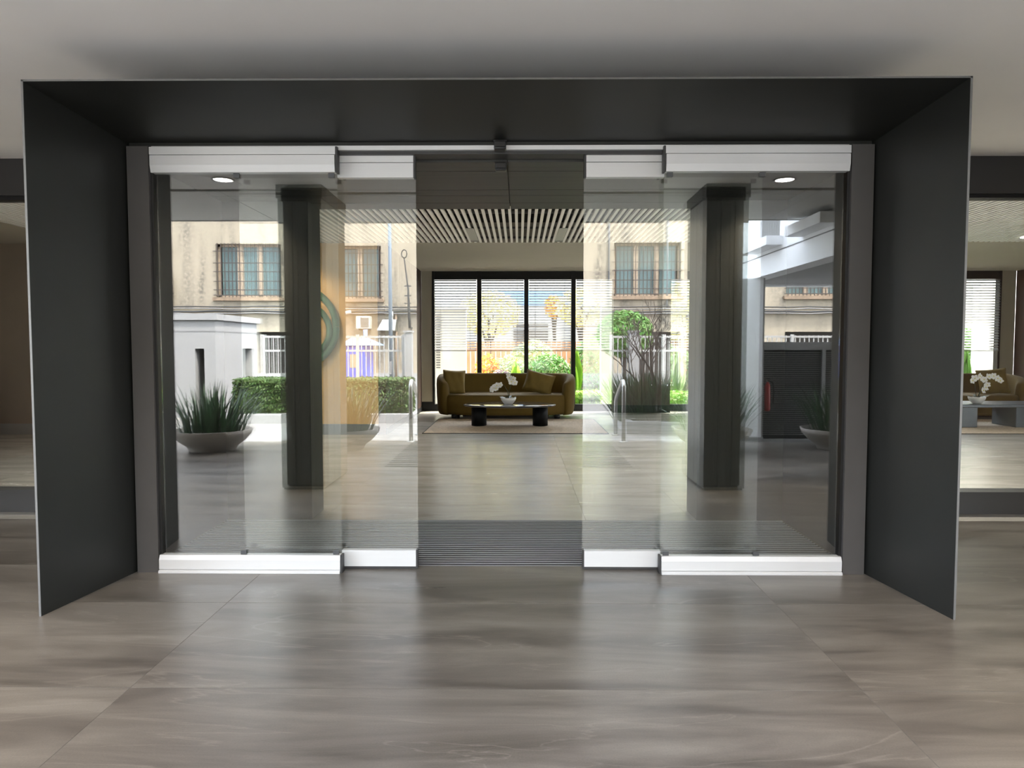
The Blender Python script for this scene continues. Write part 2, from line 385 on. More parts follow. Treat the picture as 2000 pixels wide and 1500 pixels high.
for side, x0, x1 in (('left', -6.6, -6.4), ('right', 6.4, 6.6)):
    wl = struct('wall_porch_' + side)
    for k in range(5): bx('wood_panel', M['porchwood'], wl, x0, x1, 1.62 + k * .87 + .003, 1.62 + (k + 1) * .87 - .003, 0, ZC)
# shopfront wall on both sides of the portal
for side, a, e, n in (('left', -12.0, XL - .05, 3), ('right', XR + .05, 12.0, 4)):
    wl = struct('wall_' + side + '_shopfront')
    bx('header', M['header'], wl, a, e, YW, YW + .16, 2.66, 3.25)
    bx('header_shadow_gap', M['blackframe'], wl, a, e, YW + .03, YW + .16, 2.63, 2.66)
    bx('sill_cap', M['sill'], wl, a, e, YW - .012, YW + .16, .165, .189)
    bx('sill', M['sill'], wl, a, e, YW, YW + .15, 0, .165)
    wn = struct('window_%d' % n)
    bx('pane', M['glass2'], wn, a, e, YW + .07, YW + .082, .189, 2.63)

# vestibule behind the doors
for side, x0, x1, j in (('left', XL - .06, XL, XL), ('right', XR, XR + .06, XR)):
    wl = struct('wall_vestibule_' + side)
    bx('panel', M['tunnelwall'], wl, x0, x1, 4.475, 5.985, 0, 2.64)
    if side == 'left': bx('return_panel', M['tunnelwall'], wl, XL, -1.685, 5.76, 6.1, 0, 2.66)
    else: bx('return_panel', M['tunnelwall'], wl, 1.437, XR, 5.76, 6.1, 0, 2.66)
cv = struct('ceiling_vestibule')
rows = [4.56, 4.80, 5.36, 5.56, 5.84, 6.10]
for k, (a, e) in enumerate(zip(rows[:-1], rows[1:])):
    for x0, x1 in ((XL, PC + .05), (PC + .05, XR)):
        bx('panel', M['darkpanel'], cv, x0 + .003, x1 - .003, a + .004, e - .004, 2.560, 2.59)
bx('ceiling_core', M['blackframe'], cv, XL - .06, XR + .06, 4.58, 6.1, 2.585, 2.70)

# ------------------------------------------------------------------ lobby shell
lw = struct('wall_left'); bx('plaster', M['brownwall'], lw, -9.5, -9.3, 6.1, YA + .2, 0, 3.4)
rw = struct('wall_right'); bx('plaster', M['brownwall'], rw, 12.0, 12.2, 6.1, YA + .2, 0, 3.4)
aw = struct('wall_art')
bx('plaster', M['brownwall'], aw, -9.3, -5.6, YA, YA + .2, 0, 3.4)
bx('art_plaster', M['tan'], aw, -5.6, NX0 - .12, YA, YA + .2, 0, 3.4)
bx('baseboard', M['baseboard'], aw, -9.3, NX0 - .12, YA - .018, YA, 0, .17)
nw = struct('wall_niche_left')
bw = (YB - YA) / 6
for k in range(6): bx('wood_panel', M['wood'], nw, NX0 - .12, NX0, YA + k * bw + .003, YA + (k + 1) * bw - .003, 0, 3.4)
bx('baseboard', M['blackframe'], nw, NX0, NX0 + .012, YA, YB, 0, .10)
nr = struct('wall_niche_right')
for k in range(6): bx('wood_panel', M['wood'], nr, NX1, NX1 + .12, YA + k * bw + .003, YA + (k + 1) * bw - .003, 0, 3.4)
bx('plaster', M['brownwall'], nr, NX1 + .12, 12.0, YA, YA + .2, 0, 3.4)
WX0, WX1 = -1.895, 10.405
bk = struct('wall_back')
bx('plaster', M['beige'], bk, NX0, WX0, YB, YB + .15, 0, 3.4)
bx('plaster', M['beige'], bk, WX1, NX1, YB, YB + .15, 0, 3.4)
bx('baseboard', M['blackframe'], bk, NX0, WX0 + .001, YB - .012, YB, 0, .2)
bx('baseboard', M['blackframe'], bk, WX1, NX1, YB - .012, YB, 0, .2)

cl = struct('ceiling_lobby')
bx('niche_board', M['niche_paint'], cl, NX0, NX1, YA, YB + .15, ZI, ZI + .3)
bx('side_board', M['niche_paint'], cl, -9.3, -6.85, 6.1, YA, ZI, ZI + .3)
bx('plenum_board', M['plenum'], cl, -6.85, 12.0, 6.0, YA, 3.36, 3.41)
bx('edge_board', M['niche_paint'], cl, -6.85, 12, YA - .012, YA, ZI, 3.36)
sm = MB().box(-.018, .018, 6.1, YA - .015, 0, .03).mesh('slat'); sm.materials.append(M['slat'])
pitch = .0815; x = -6.80
skipx = []
while x < 11.95:
    link('slat', sm, None, cl, (x, 0, ZI)); x += pitch
# hangers above the slats, seen in the gaps
hm = MB().box(-6.8, 12, -.015, .015, 0, .03).mesh('carrier'); hm.materials.append(M['duct'])
for y in (6.7, 7.9, 9.1, 10.3, 11.2): link('carrier', hm, None, cl, (0, y, ZI + .034))

# window wall to the garden : 12 bays
p0_, p1_ = at(1197, 700, YB - .3).x, at(1309, 700, YB - .3).x
pier = struct('wall_pier')
for k in range(2): bx('wood_panel', M['wood'], pier, p0_ + k * (p1_ - p0_) / 2 + .003, p0_ + (k + 1) * (p1_ - p0_) / 2 - .003, YB - .34, YB - .10, 0, ZI)
bx('baseboard', M['blackframe'], pier, p0_ + .002, p1_ - .002, YB - .352, YB - .34, 0, .16)
NB = 12; BW = (WX1 - WX0) / NB
wf = struct('window_5')
bx('head', M['blackframe'], wf, WX0, WX1, YB, YB + .12, 2.875, ZI)
bx('bottom_frame', M['blackframe'], wf, WX0, WX1, YB, YB + .12, 0, .15)
for k in range(NB + 1):
    xm = WX0 + k * BW; wd = .047
    bx('mullion', M['blackframe'], wf, max(xm - wd, WX0), min(xm + wd, WX1), YB - .02, YB + .12, .0, ZI)
for k in range(NB):
    bx('pane', M['glass3'], wf, WX0 + k * BW + .047, WX0 + (k + 1) * BW - .047, YB + .06, YB + .068, .15, 2.875)
# blinds
zb0, zb1 = 1.33, 2.86
ns = 27
bsl = MB()
hw = BW / 2 - .058
bsl.hexa([(-hw, -.021, -.013), (hw, -.021, -.013), (hw, .021, .013), (-hw, .021, .013), (-hw, -.021, -.0115), (hw, -.021, -.0115), (hw, .021, .0145), (-hw, .021, .0145)])
bsl = bsl.mesh('slat'); bsl.materials.append(M['blind'])
bh = MB().box(-hw, hw, -.025, .025, 0, .04).mesh('head_rail'); bh.materials.append(M['blackframe'])
bb = MB().box(-hw, hw, -.018, .018, -.016, 0).mesh('bottom_rail'); bb.materials.append(M['cord'])
bc = MB()
for xx in (-hw * .7, hw * .7): bc.box(xx - .003, xx + .003, -.001, .001, zb0, zb1)
bc = bc.mesh('lift_cord'); bc.materials.append(M['cord'])
names = ['leftmost', 'second from the left', 'third from the left', 'fourth from the left', 'fifth from the left', 'sixth from the left', 'seventh from the left', 'eighth from the left', 'ninth from the left', 'tenth from the left', 'eleventh from the left', 'rightmost, in the corner beyond the second sofa']
for k in range(NB):
    t = thing('venetian_blind', 'half-lowered pale venetian blind of the garden window, ' + names[k], 'blind', (WX0 + (k + .5) * BW, YB - .055, 0), group='venetian blinds of the garden window')
    link('head_rail', bh, None, t, (0, 0, zb1)); link('bottom_rail', bb, None, t, (0, 0, zb0)); link('lift_cord', bc, None, t)
    for j in range(ns): link('slat', bsl, None, t, (0, 0, zb0 + .03 + (zb1 - zb0 - .05) * j / (ns - 1)))

# ================================================================== PORTAL AND DOORS
pt = thing('entrance_portal', 'deep splayed dark metal portal frame around the sliding glass entrance', 'portal', (PC, YD, 0))
def loc(p, o): q = parent_off(o); return [Vector(a) - q for a in p]
ox0, ox1, oz = -2.487, 2.232, 2.730
th = .009
def plate(name, a, b, c_, d, n, m_):   # quad a b c d plus thickness along n
    n = Vector(n) * th; lo = [Vector(q) for q in (a, b, c_, d)]
    return link(name, MB().hexa(loc(lo + [q + n for q in lo], pt)), m_, pt)
plate('side_panel', (ox0, YO, 0), (XL, YD + .095, 0), (XL, YD + .095, ZT), (ox0, YO, oz), (-1, 0, 0), M['portal'])
plate('side_panel', (ox1, YO, 0), (XR, YD + .095, 0), (XR, YD + .095, ZT), (ox1, YO, oz), (1, 0, 0), M['portal'])
plate('top_panel', (ox0, YO, oz), (ox1, YO, oz), (XR, YD + .095, ZT), (XL, YD + .095, ZT), (0, 0, 1), M['portal'])
for s, xx in ((-1, ox0), (1, ox1)):
    bx('edge_strip', M['edge'], pt, xx, xx + s * (th + .002), YO - .003, YO, 0, oz + th)
bx('edge_strip', M['edge'], pt, ox0 - th, ox1 + th, YO - .003, YO, oz, oz + th)
bx('jamb', M['jamb'], pt, XL + .002, -2.242, YD + .01, YD + .09, 0, 2.612)
bx('jamb', M['jamb'], pt, 1.992, XR - .002, YD + .01, YD + .09, 0, 2.612)
bx('jamb_stop', M['black'], pt, -2.242, -2.225, YD + .03, YD + .09, 0, 2.60)
bx('jamb_stop', M['black'], pt, 1.975, 1.992, YD + .03, YD + .09, 0, 2.60)
bx('roof_plate', M['blackframe'], cv, XL - .06, XR + .06, YD + .11, 6.05, 2.64, 2.72)
bx('head_board', M['portal'], pt, XL + .01, XR - .01, YD + .03, YD + .09, 2.618, 2.645)

hd = struct('trim_1', (PC, YD, 0))
bx('head_track', M['rail'], hd, -2.235, 1.985, YD + .035, YD + .10, 2.592, 2.622)
bx('track_lip', M['rail_dark'], hd, -1.16, .90, YD + .06, YD + .19, 2.572, 2.590)
bx('track_back', M['portal'], hd, -2.235, 1.985, YD + .13, YD + .21, 2.575, 2.64)

def profile_rail(parent, x0, x1, prof, y0, m_, name):
    """rail extruded along X; prof = list of (dy, z) outline, ccw"""
    q = parent_off(parent); n = len(prof)
    vs_ = [(x0 - q.x, y0 + a - q.y, z - q.z) for a, z in prof] + [(x1 - q.x, y0 + a - q.y, z - q.z) for a, z in prof]
    fs = [(k, (k + 1) % n, n + (k + 1) % n, n + k) for k in range(n)] + [tuple(reversed(range(n))), tuple(range(n, 2 * n))]
    return link(name, MB().add(vs_, fs), m_, parent, bevel=.0015)

FIX = ((-2.235, -1.108, 'left', 1), (.878, 1.985, 'right', 2))
for x0, x1, side, n in FIX:
    w_ = struct('window_%d' % n, ((x0 + x1) / 2, YD, 0))
    # top rail: flat upper board, joint, lower board that leans in at its foot
    profile_rail(w_, x0, x1, [(.004, 2.560), (.004, 2.606), (.03, 2.612), (.062, 2.606), (.062, 2.56)], YD, M['rail'], 'top_cover')
    profile_rail(w_, x0 + .004, x1 - .004, [(.012, 2.455), (.0, 2.497), (.0, 2.5565), (.062, 2.5565), (.062, 2.455)], YD, M['rail'], 'top_rail')
    profile_rail(w_, x0, x1, [(.0, .022), (.0, .082), (.012, .110), (.062, .110), (.062, .022)], YD, M['rail'], 'bottom_rail')
    profile_rail(w_, x0, x1, [(-.012, .0), (-.012, .014), (.0, .02), (.07, .02), (.07, 0)], YD, M['rail'], 'threshold')
    e = x1 if side == 'left' else x0; s = 1 if side == 'left' else -1
    bx('end_cap', M['rail_dark'], w_, e, e + s * .012, YD + .004, YD + .06, .0, .112)
    bx('end_cap', M['rail_dark'], w_, e, e + s * .012, YD + .004, YD + .06, 2.452, 2.606)
    bx('pane', M['glass'], w_, x0 + .03, x1 + s * .004 if side == 'left' else x1 - .03, YD + .030, YD + .040, .108, 2.458) if side == 'left' else \
    bx('pane', M['glass'], w_, x0 - .004, x1 - .03, YD + .030, YD + .040, .108, 2.458)
    for xx in (x0 + .52, e - s * .03) if side == 'left' else (x1 - .52, e - s * .03):
        bx('patch_fitting', M['sill'], w_, xx - .018, xx + .018, YD + .022, YD + .030, .112, .135)
        bx('patch_fitting', M['sill'], w_, xx - .018, xx + .018, YD + .022, YD + .030, 2.425, 2.452)
YS = YD + .088
SLD = ((-1.735, -.650, 'left', 1), (.410, 1.492, 'right', 2))
for x0, x1, side, n in SLD:
    d_ = struct('door_%d' % n, ((x0 + x1) / 2, YS, 0))
    px0_, px1_ = x0, x1                       # the glass runs on behind the fixed pane; its white covers end there
    if side == 'left': x0 = -1.118
    else: x1 = .888
    bx('shoe', M['rail_dark'], d_, px0_, px1_, YS + .015, YS + .035, .018, .10)
    bx('hanger', M['rail_dark'], d_, px0_, px1_, YS + .015, YS + .035, 2.48, 2.57)
    profile_rail(d_, x0, x1, [(.0, 2.532), (.0, 2.575), (.05, 2.575), (.05, 2.532)], YS, M['rail'], 'top_cover')
    profile_rail(d_, x0, x1, [(.0, 2.440), (.0, 2.5285), (.05, 2.5285), (.05, 2.440)], YS, M['rail'], 'top_rail')
    profile_rail(d_, x0, x1, [(.0, .018), (.0, .116), (.004, .120), (.05, .120), (.05, .018)], YS, M['rail'], 'bottom_rail')
    bx('brush_seal', M['rail_dark'], d_, x0, x1, YS + .004, YS + .02, .002, .02)
    e = x1 if side == 'left' else x0; s = 1 if side == 'left' else -1
    bx('end_cap', M['rail_dark'], d_, e, e + s * .010, YS + .003, YS + .048, .004, .122)
    bx('end_cap', M['rail_dark'], d_, e, e + s * .012, YS + .003, YS + .048, 2.438, 2.575)
    bx('pane', M['glass'], d_, px0_ + (.0 if side == 'left' else -.012), px1_ + (.012 if side == 'left' else 0), YS + .020, YS + .030, .10, 2.48)

for y0, z1, lab in ((YD + .02, 2.632, 'black motion sensor on the white door track, outer side'), (YS + .13, 2.555, 'black motion sensor under the vestibule ceiling, just inside the doors')):
    zt = z1
    s_ = thing('motion_sensor', lab, 'sensor', (PC + .01, y0, zt), group='door sensors')
    m_ = MB()
    prof = [(-.036, .0), (-.036, -.03), (-.026, -.052), (.0, -.058), (.026, -.052), (.036, -.03), (.036, 0)]
    link('housing', MB().box(-.036, .036, -.045, .03, -.052 if y0 < YS else -.05, 0), M['black'], s_, bevel=.008)
    link('lens', MB().tube([(-.03, -.043, -.045), (.03, -.043, -.045)], .009, 8), M['tunnelwall'], s_)
    link('mount', MB().box(-.04, .04, -.02, .04, 0, .012), M['black'], s_)

# entrance mat
em = thing('entrance_mat', 'dark striped aluminium entrance mat filling the vestibule floor behind the doors', 'mat', (PC, 4.53, -.03))
bx('carpet', M['mat_base'], em, XL + .005, XR - .005, 4.53, 5.74, -.028, -.008)
ms = MB().box(XL + .01 - PC, XR - .01 - PC, -.007, .007, .0, .027).mesh('strip'); ms.materials.append(M['mat_strip'])
for k in range(25): link('strip', ms, None, em, (0, .022 + k * .0486, 0))
bx('mat_frame', M['mat_strip'], em, XL, XR, 5.735, 5.745, -.03, .0)

# ================================================================== LOBBY FURNITURE
def rounded_loft(rings, cap=True):
    m_ = MB(); n = len(rings[0]); vs_ = [p for r_ in rings for p in r_]
    fs = [(i * n + k, i * n + (k + 1) % n, (i + 1) * n + (k + 1) % n, (i + 1) * n + k) for i in range(len(rings) - 1) for k in range(n)]
    m_.add(vs_, fs, True)
    if cap:
        o = (len(rings) - 1) * n
        m_.f += [tuple(reversed(range(n))), tuple(o + k for k in range(n))]; m_.sm += [True, True]
    return m_
def se(t, a, b, p):   # superellipse point
    c_, s_ = math.cos(t), math.sin(t)
    return (a * math.copysign(abs(c_) ** (2 / p), c_), b * math.copysign(abs(s_) ** (2 / p), s_))

def make_sofa(label, loc_, rz=0, W=2.74, D_=1.15):
    s_ = thing('sofa', label, 'sofa', loc_, rz, group='curved olive sofas')
    a, b = W / 2, D_ / 2
    # seat: bean outline with a softly bowed front (front = -y)
    def outline(sc, dz):
        pts = []
        for k in range(72):
            t = 2 * math.pi * k / 72
            x_, y_ = se(t, a - .10, b - .06, 3.2)
            pts.append((x_ * sc, y_ * sc + (-.04 * math.cos(x_ / a * math.pi / 2) if y_ < 0 else 0), dz))
        return pts
    rings = [outline(.955, .07), outline(.985, .09), outline(1.0, .14), outline(1.0, .36), outline(.992, .42), outline(.97, .455), outline(.90, .47), outline(.5, .478)]
    link('seat', rounded_loft(rings), M['sofa'], s_)
    # shell: sweep a rounded section round the back from arm to arm
    path = []
    for k in range(61):
        t = R(-32) + R(244) * k / 60
        x_, y_ = se(t, a - .095, b - .075, 3.0); path.append((x_, y_))
    sec = []
    for k in range(20):
        t = 2 * math.pi * k / 20; sec.append(se(t, .095, .5, 4.0))
    vs_ = []
    for i, (x_, y_) in enumerate(path):
        x0, y0 = path[max(i - 1, 0)]; x1, y1 = path[min(i + 1, 60)]
        tx, ty = x1 - x0, y1 - y0; l = math.hypot(tx, ty); nx, ny = ty / l, -tx / l
        f = abs(i - 30) / 30
        top = .86 - .17 * max(0, (f - .62) / .38) ** 1.6
        zb = .06; rr = 1.0 if f < .93 else 1.0 - .25 * ((f - .93) / .07) ** 2
        for u_, v_ in sec:
            lean = .05 * (v_ + .5) * (1 - .4 * f)
            vs_.append((x_ + nx * (u_ * rr + lean), y_ + ny * (u_ * rr + lean), zb + (v_ + .5) * (top - zb)))
    m_ = MB(); n = 20
    fs = [(i * n + k, i * n + (k + 1) % n, (i + 1) * n + (k + 1) % n, (i + 1) * n + k) for i in range(60) for k in range(n)]
    m_.add(vs_, fs, True); m_.f += [tuple(reversed(range(n))), tuple(60 * n + k for k in range(n))]; m_.sm += [True, True]
    link('backrest', m_, M['sofa'], s_)
    for sx in (-1, 1):
        for sy in (-.42, .36):
            link('foot', MB().lathe([(0, 0), (.06, 0), (.06, .08), (0, .08)], n=16, c=(sx * (a - .36), sy * .9, 0)), M['foot'], s_)
    link('plinth', MB().box(-a * .62, a * .62, -.30, .30, .03, .08), M['foot'], s_)
    return s_
def pillow_mesh(w_, h_, t_):
    n = 16; vs_ = []; fs = []
    for side in (1, -1):
        for i in range(n + 1):
            for j in range(n + 1):
                u_, v_ = 2 * i / n - 1, 2 * j / n - 1
                th_ = t_ * (max(0, (1 - u_ ** 4)) * max(0, (1 - v_ ** 4))) ** .5
                k = 1 - .07 * (1 - u_ * u_) * (v_ * v_) ; k2 = 1 - .07 * (1 - v_ * v_) * (u_ * u_)
                vs_.append((u_ * w_ / 2 * k2, side * th_ / 2 + .006 * math.sin(9 * u_ + 4 * v_) * side * (th_ > .02), v_ * h_ / 2 * k))
    q = (n + 1) ** 2
    for sd in (0, 1):
        for i in range(n):
            for j in range(n):
                a = sd * q + i * (n + 1) + j; f = (a, a + n + 1, a + n + 2, a + 1)
                fs.append(f if sd else tuple(reversed(f)))
    return MB().add(vs_, fs, True)
SX = -.265
make_sofa('curved olive velvet sofa in the middle of the garden window, behind the dark oval table', (SX, 14.42, 0))
def cushion(label, loc_, rx, ry, rz, w_=.5, h_=.5):
    o = link('throw_cushion', pillow_mesh(w_, h_, .17), M['pillow'], None, loc_, rot=(rx, ry, rz))
    bmod = o.modifiers.new('sub', 'SUBSURF'); bmod.levels = 1; bmod.render_levels = 1
    return tag(o, label, 'cushion', 'olive sofa cushions')
cushion('olive square cushion propped upright on the left end of the middle sofa', (SX - 1.04, 14.34, .70), R(-14), R(3), R(12), .46, .50)
cushion('olive square cushion tilted sideways on the right part of the middle sofa', (SX + .66, 14.36, .69), R(-18), R(14), R(-8), .60, .44)

def oval_table(label, loc_, a, b):
    t = thing('coffee_table', label, 'table', loc_)
    prof = [(0, .345), (.94, .345), (.985, .352), (1.0, .366), (.99, .378), (.97, .381), (0, .381)]
    link('tabletop', MB().lathe([(r_ * a, z) for r_, z in prof], n=64, sy=b / a), M['tabletop'], t)
    for s in (-1, 1):
        link('leg', MB().lathe([(0, 0), (.135, 0), (.135, .346), (0, .346)], n=32, c=(s * (a - .28), 0, 0), sy=1.5), M['tableleg'], t)
    return t
TX, TY = -.17, 12.72
oval_table('dark oval coffee table with two drum legs, in front of the middle sofa', (TX, TY, .012), .825, .56)

def rug(label, x0, x1, y0, y1):
    t = thing('rug', label, 'rug', ((x0 + x1) / 2, (y0 + y1) / 2, 0))
    a, b = (x1 - x0) / 2, (y1 - y0) / 2
    link('weave', MB().box(-a + .02, a - .02, -b + .02, b - .02, .001, .012), M['rug'], t)
    e = MB().box(-a, a, -b, -b + .02, .001, .011).box(-a, a, b - .02, b, .001, .011).box(-a, -a + .02, -b, b, .001, .011).box(a - .02, a, -b, b, .001, .011)
    link('binding', e, M['rugedge'], t); return t
rug('beige woven rug with dark binding under the dark oval table', -1.57, 1.45, 11.52, 13.86)

def petal(m_, c_, d_, nrm, L_, W_):
    d_ = d_.normalized(); s_ = nrm.cross(d_).normalized()
    pts = [c_, c_ + d_ * L_ * .35 + s_ * W_, c_ + d_ * L_ * .8 + s_ * W_ * .7, c_ + d_ * L_ + nrm * .006, c_ + d_ * L_ * .8 - s_ * W_ * .7, c_ + d_ * L_ * .35 - s_ * W_, c_ + d_ * L_ * .5 + nrm * .008]
    m_.add(pts, [(0, 1, 6), (1, 2, 6), (2, 3, 6), (3, 4, 6), (4, 5, 6), (5, 0, 6)], True)
def make_orchid(label, loc_, stems, bl, seed):
    rr = random.Random(seed)
    t = thing('orchid', label, 'flower', loc_, group='white orchids on the lobby tables')
    link('pot', MB().lathe([(0, 0), (.055, 0), (.075, .01), (.125, .07), (.14, .115), (.132, .118), (.12, .08), (.0, .07)], n=32), M['ceramic'], t)
    m_ = MB()
    for k in range(6):
        a = k * math.pi / 3 + .3; d_ = Vector((math.cos(a), math.sin(a) * .7, .25))
        petal(m_, Vector((0, 0, .09)), d_, Vector((0, 0, 1)), rr.uniform(.14, .2), .03)
    link('leaves', m_, M['orchleaf'], t)
    for st in stems:
        sm_ = MB().tube([Vector(p) for p in st], .005, 6); so_ = link('stem', sm_, M['stem'], t)
    for (x_, y_, z_, sc) in bl:
        o = MB(); c_ = Vector((x_, y_, z_)); nrm = Vector((rr.uniform(-.5, .5), -1, rr.uniform(-.1, .5))).normalized()
        u_ = nrm.orthogonal().normalized(); v_ = nrm.cross(u_)
        a0 = rr.uniform(0, 6)
        for k in range(5):
            a = a0 + k * 2 * math.pi / 5; petal(o, c_, u_ * math.cos(a) + v_ * math.sin(a) + nrm * .15, nrm, .052 * sc, .024 * sc)
        b_o = link('blossom', o, M['petal'], t)
        link('lip', MB().lathe([(0, -.012), (.012, 0), (0, .012)], n=8, c=(x_ + nrm.x * .01, y_ + nrm.y * .012, z_)), M['petaly'], b_o)
    return t
make_orchid('white orchid in a white bowl on the dark oval table', (TX - .02, TY - .12, .394),
    [[(0, 0, .07), (.02, 0, .25), (.06, 0, .40), (.08, 0, .47), (.03, 0, .48)], [(0, 0, .07), (-.01, 0, .22), (-.08, 0, .34), (-.2, 0, .35), (-.28, 0, .27)]],
    [(.09, -.02, .44, 1.2), (.02, -.02, .47, 1.1), (.05, -.03, .40, 1.3), (.12, -.02, .38, 1.1), (.0, .02, .52, .9), (-.14, -.02, .34, 1.1), (-.2, -.02, .33, 1.2), (-.26, -.02, .29, 1.2), (-.29, -.01, .25, 1.0), (-.22, -.03, .28, 1.0)], 3)

# second lounge group, glimpsed right of the portal
make_sofa('curved olive sofa glimpsed right of the portal, behind the slate table', (8.62, 14.42, 0))
cushion('olive cushion on the right end of the sofa glimpsed right of the portal', (9.40, 14.30, .72), R(-16), R(-6), R(-10), .56, .52)
rug('beige rug under the slate table, glimpsed right of the portal', 7.0, 10.2, 11.55, 13.86)
t = thing('coffee_table', 'slate grey low table with slab legs, glimpsed right of the portal', 'table', (8.55, 12.75, .012))
link('tabletop', MB().box(-.98, .98, -.45, .45, .355, .405), M['slate'], t, bevel=.01)
for x0, x1 in ((-.93, -.62), (.02, .62)):
    link('leg', MB().box(x0 + .02, x1, -.32, .32, 0, .356), M['slate'], t, bevel=.01)
make_orchid('white orchid in a grey bowl on the slate table right of the portal', (7.98, 12.55, .418),
    [[(0, 0, .07), (.08, 0, .3), (.18, 0, .46), (.3, 0, .48)], [(0, 0, .07), (-.03, 0, .25), (-.06, 0, .4), (-.02, 0, .46)], [(0, 0, .07), (.06, 0, .2), (.14, 0, .28)]],
    [(.1, -.02, .42, 1.2), (.18, -.02, .47, 1.2), (.26, -.02, .48, 1.2), (.33, -.02, .44, 1.2), (.38, -.02, .40, 1.1), (-.06, -.02, .44, 1.3), (-.1, -.02, .40, 1.1), (.02, -.02, .48, 1.1), (.13, -.02, .28, 1.3), (.09, -.02, .23, 1.2), (.16, -.02, .33, 1.1)], 5)
t = thing('cream_screen', 'cream upholstered screen at the far left edge of the lobby', 'screen', (-8.45, 10.3, 0))
link('panel', MB().box(-.55, .30, -.04, .04, .05, 1.12), M['creamcloth'], t, bevel=.015)
for s in (-.45, .2): link('foot', MB().box(s - .03, s + .03, -.16, .16, 0, .05), M['foot'], t, bevel=.008)
t = thing('black_box', 'small black box standing on the floor beside the cream screen', 'box', (-8.03, 10.5, 0))
link('body', MB().box(-.07, .07, -.07, .07, 0, .40), M['black'], t, bevel=.01)
link('lid', MB().box(-.075, .075, -.075, .075, .40, .425), M['black'], t, bevel=.006)

# wall art rings
for q, (cx, cz, r_, lab) in enumerate(((-3.52, 1.72, .62, 'larger green metal ring hanging on the tan wall left of the doorway'), (-3.40, 1.66, .40, 'smaller green metal ring nested in the larger one on the tan wall'))):
    t = thing('wall_ring', lab, 'wall art', (cx, YA - .05 - .03 * q, cz), group='green rings on the tan wall')
    pts = [Vector((r_ * math.cos(a), 0, r_ * math.sin(a))) for a in [2 * math.pi * k / 64 for k in range(65)]]
    link('ring', MB().tube(pts, .055 if q == 0 else .05, 10, cap=False), M['ring'], t)
    link('bracket', MB().tube([(0, -.0, r_), (0, .05 + .03 * q, r_)], .012, 8), M['blackframe'], t)
# warm wall washer in the slats in front of the tan wall
t = thing('wall_washer', 'black ceiling spotlight over the tan wall with the green rings', 'light', (-3.45, YA - 1.0, ZI - .02))
link('housing', MB().lathe([(0, .0), (.05, 0), (.05, -.12), (.042, -.125), (.042, -.1), (0, -.1)], n=20), M['black'], t)
link('bulb', MB().lathe([(0, -.105), (.036, -.105), (.036, -.1), (0, -.1)], n=20), M['lampglow'], t)
ll = bpy.data.lights.new('wall_washer_lamp', 'SPOT'); ll.energy = 17; ll.color = (1, .74, .44); ll.spot_size = R(95); ll.spot_blend = .8; ll.shadow_soft_size = .05
lo = bpy.data.objects.new('wall_washer_lamp', ll); COL.objects.link(lo); lo.parent = t; lo.location = (0, 0, -.14); lo.rotation_euler = (R(35), 0, 0)

# linear luminaires in the slatted ceiling
lp = at(922, 459, 10.6); lq = at(1096, 459, 10.6)
for px, lab in ((922, 'grey rectangular ceiling fixture between the slats, left of the doorway centre'), (1096, 'grey rectangular ceiling fixture between the slats, right of the doorway centre')):
    xx = at(px, 459, 10.55).x
    t = thing('ceiling_fixture', lab, 'light fixture', (xx, 10.55, ZI - .012), group='grey ceiling fixtures')
    link('housing', MB().box(-.06, .06, -.55, .55, 0, .012), M['lum'], t, bevel=.003)
    link('end_cap', MB().box(-.06, .06, .55, .68, .0, .012), M['black'], t)
def downlight(label, p, r_, energy=0, col=(1, .82, .62)):
    t = thing('downlight', label, 'light', p, group='recessed downlights')
    link('trim_ring', MB().lathe([(r_, .0), (r_ * 1.25, -.002), (r_ * 1.25, -.008), (r_ * .98, -.008), (r_ * .98, 0)], n=28), M['fence_white'], t)
    link('diffuser', MB().lathe([(0, -.004), (r_, -.004), (r_, -.001), (0, -.001)], n=28), M['lampglow'], t)
    if energy:
        l_ = bpy.data.lights.new('downlight_lamp', 'SPOT'); l_.energy = energy; l_.color = col; l_.spot_size = R(120); l_.spot_blend = 1.0; l_.shadow_soft_size = r_
        lo_ = bpy.data.objects.new('downlight_lamp', l_); COL.objects.link(lo_); lo_.parent = t; lo_.location = (0, 0, -.02)
    return t
p = at(1999, 463, 10.9)
downlight('bright round downlight in the slatted lobby ceiling right of the portal', (p.x + .05, p.y, ZI - .002), .085)
for k, (x_, y_) in enumerate(((-3.3, 7.4), (-3.6, 9.6), (3.3, 7.4), (3.9, 9.8), (7.4, 7.4), (8.6, 9.8))):  # fill lights added to brighten the lobby, all out of view
    downlight('unseen round fill light added in the slatted lobby ceiling, %s row of the %s' % (('nearer', 'farther')[k % 2], ('left side', 'middle right side', 'far right side')[k // 2]), (x_, y_, ZI - .002), .085, (55, 55, 110, 110, 30, 30)[k], (1, .93, .82))
for px in (435, 1533):
    q = refl(px, 350, 1); vy = (ZC - CAMH) / ((at(px, 350, 1).z - CAMH)); q = refl(px, 350, vy)
    downlight('round white downlight in the porch ceiling mirrored in the %s glass pane' % ('left' if px < 1000 else 'right'), (q.x, q.y, ZC - .001), .085, 60)

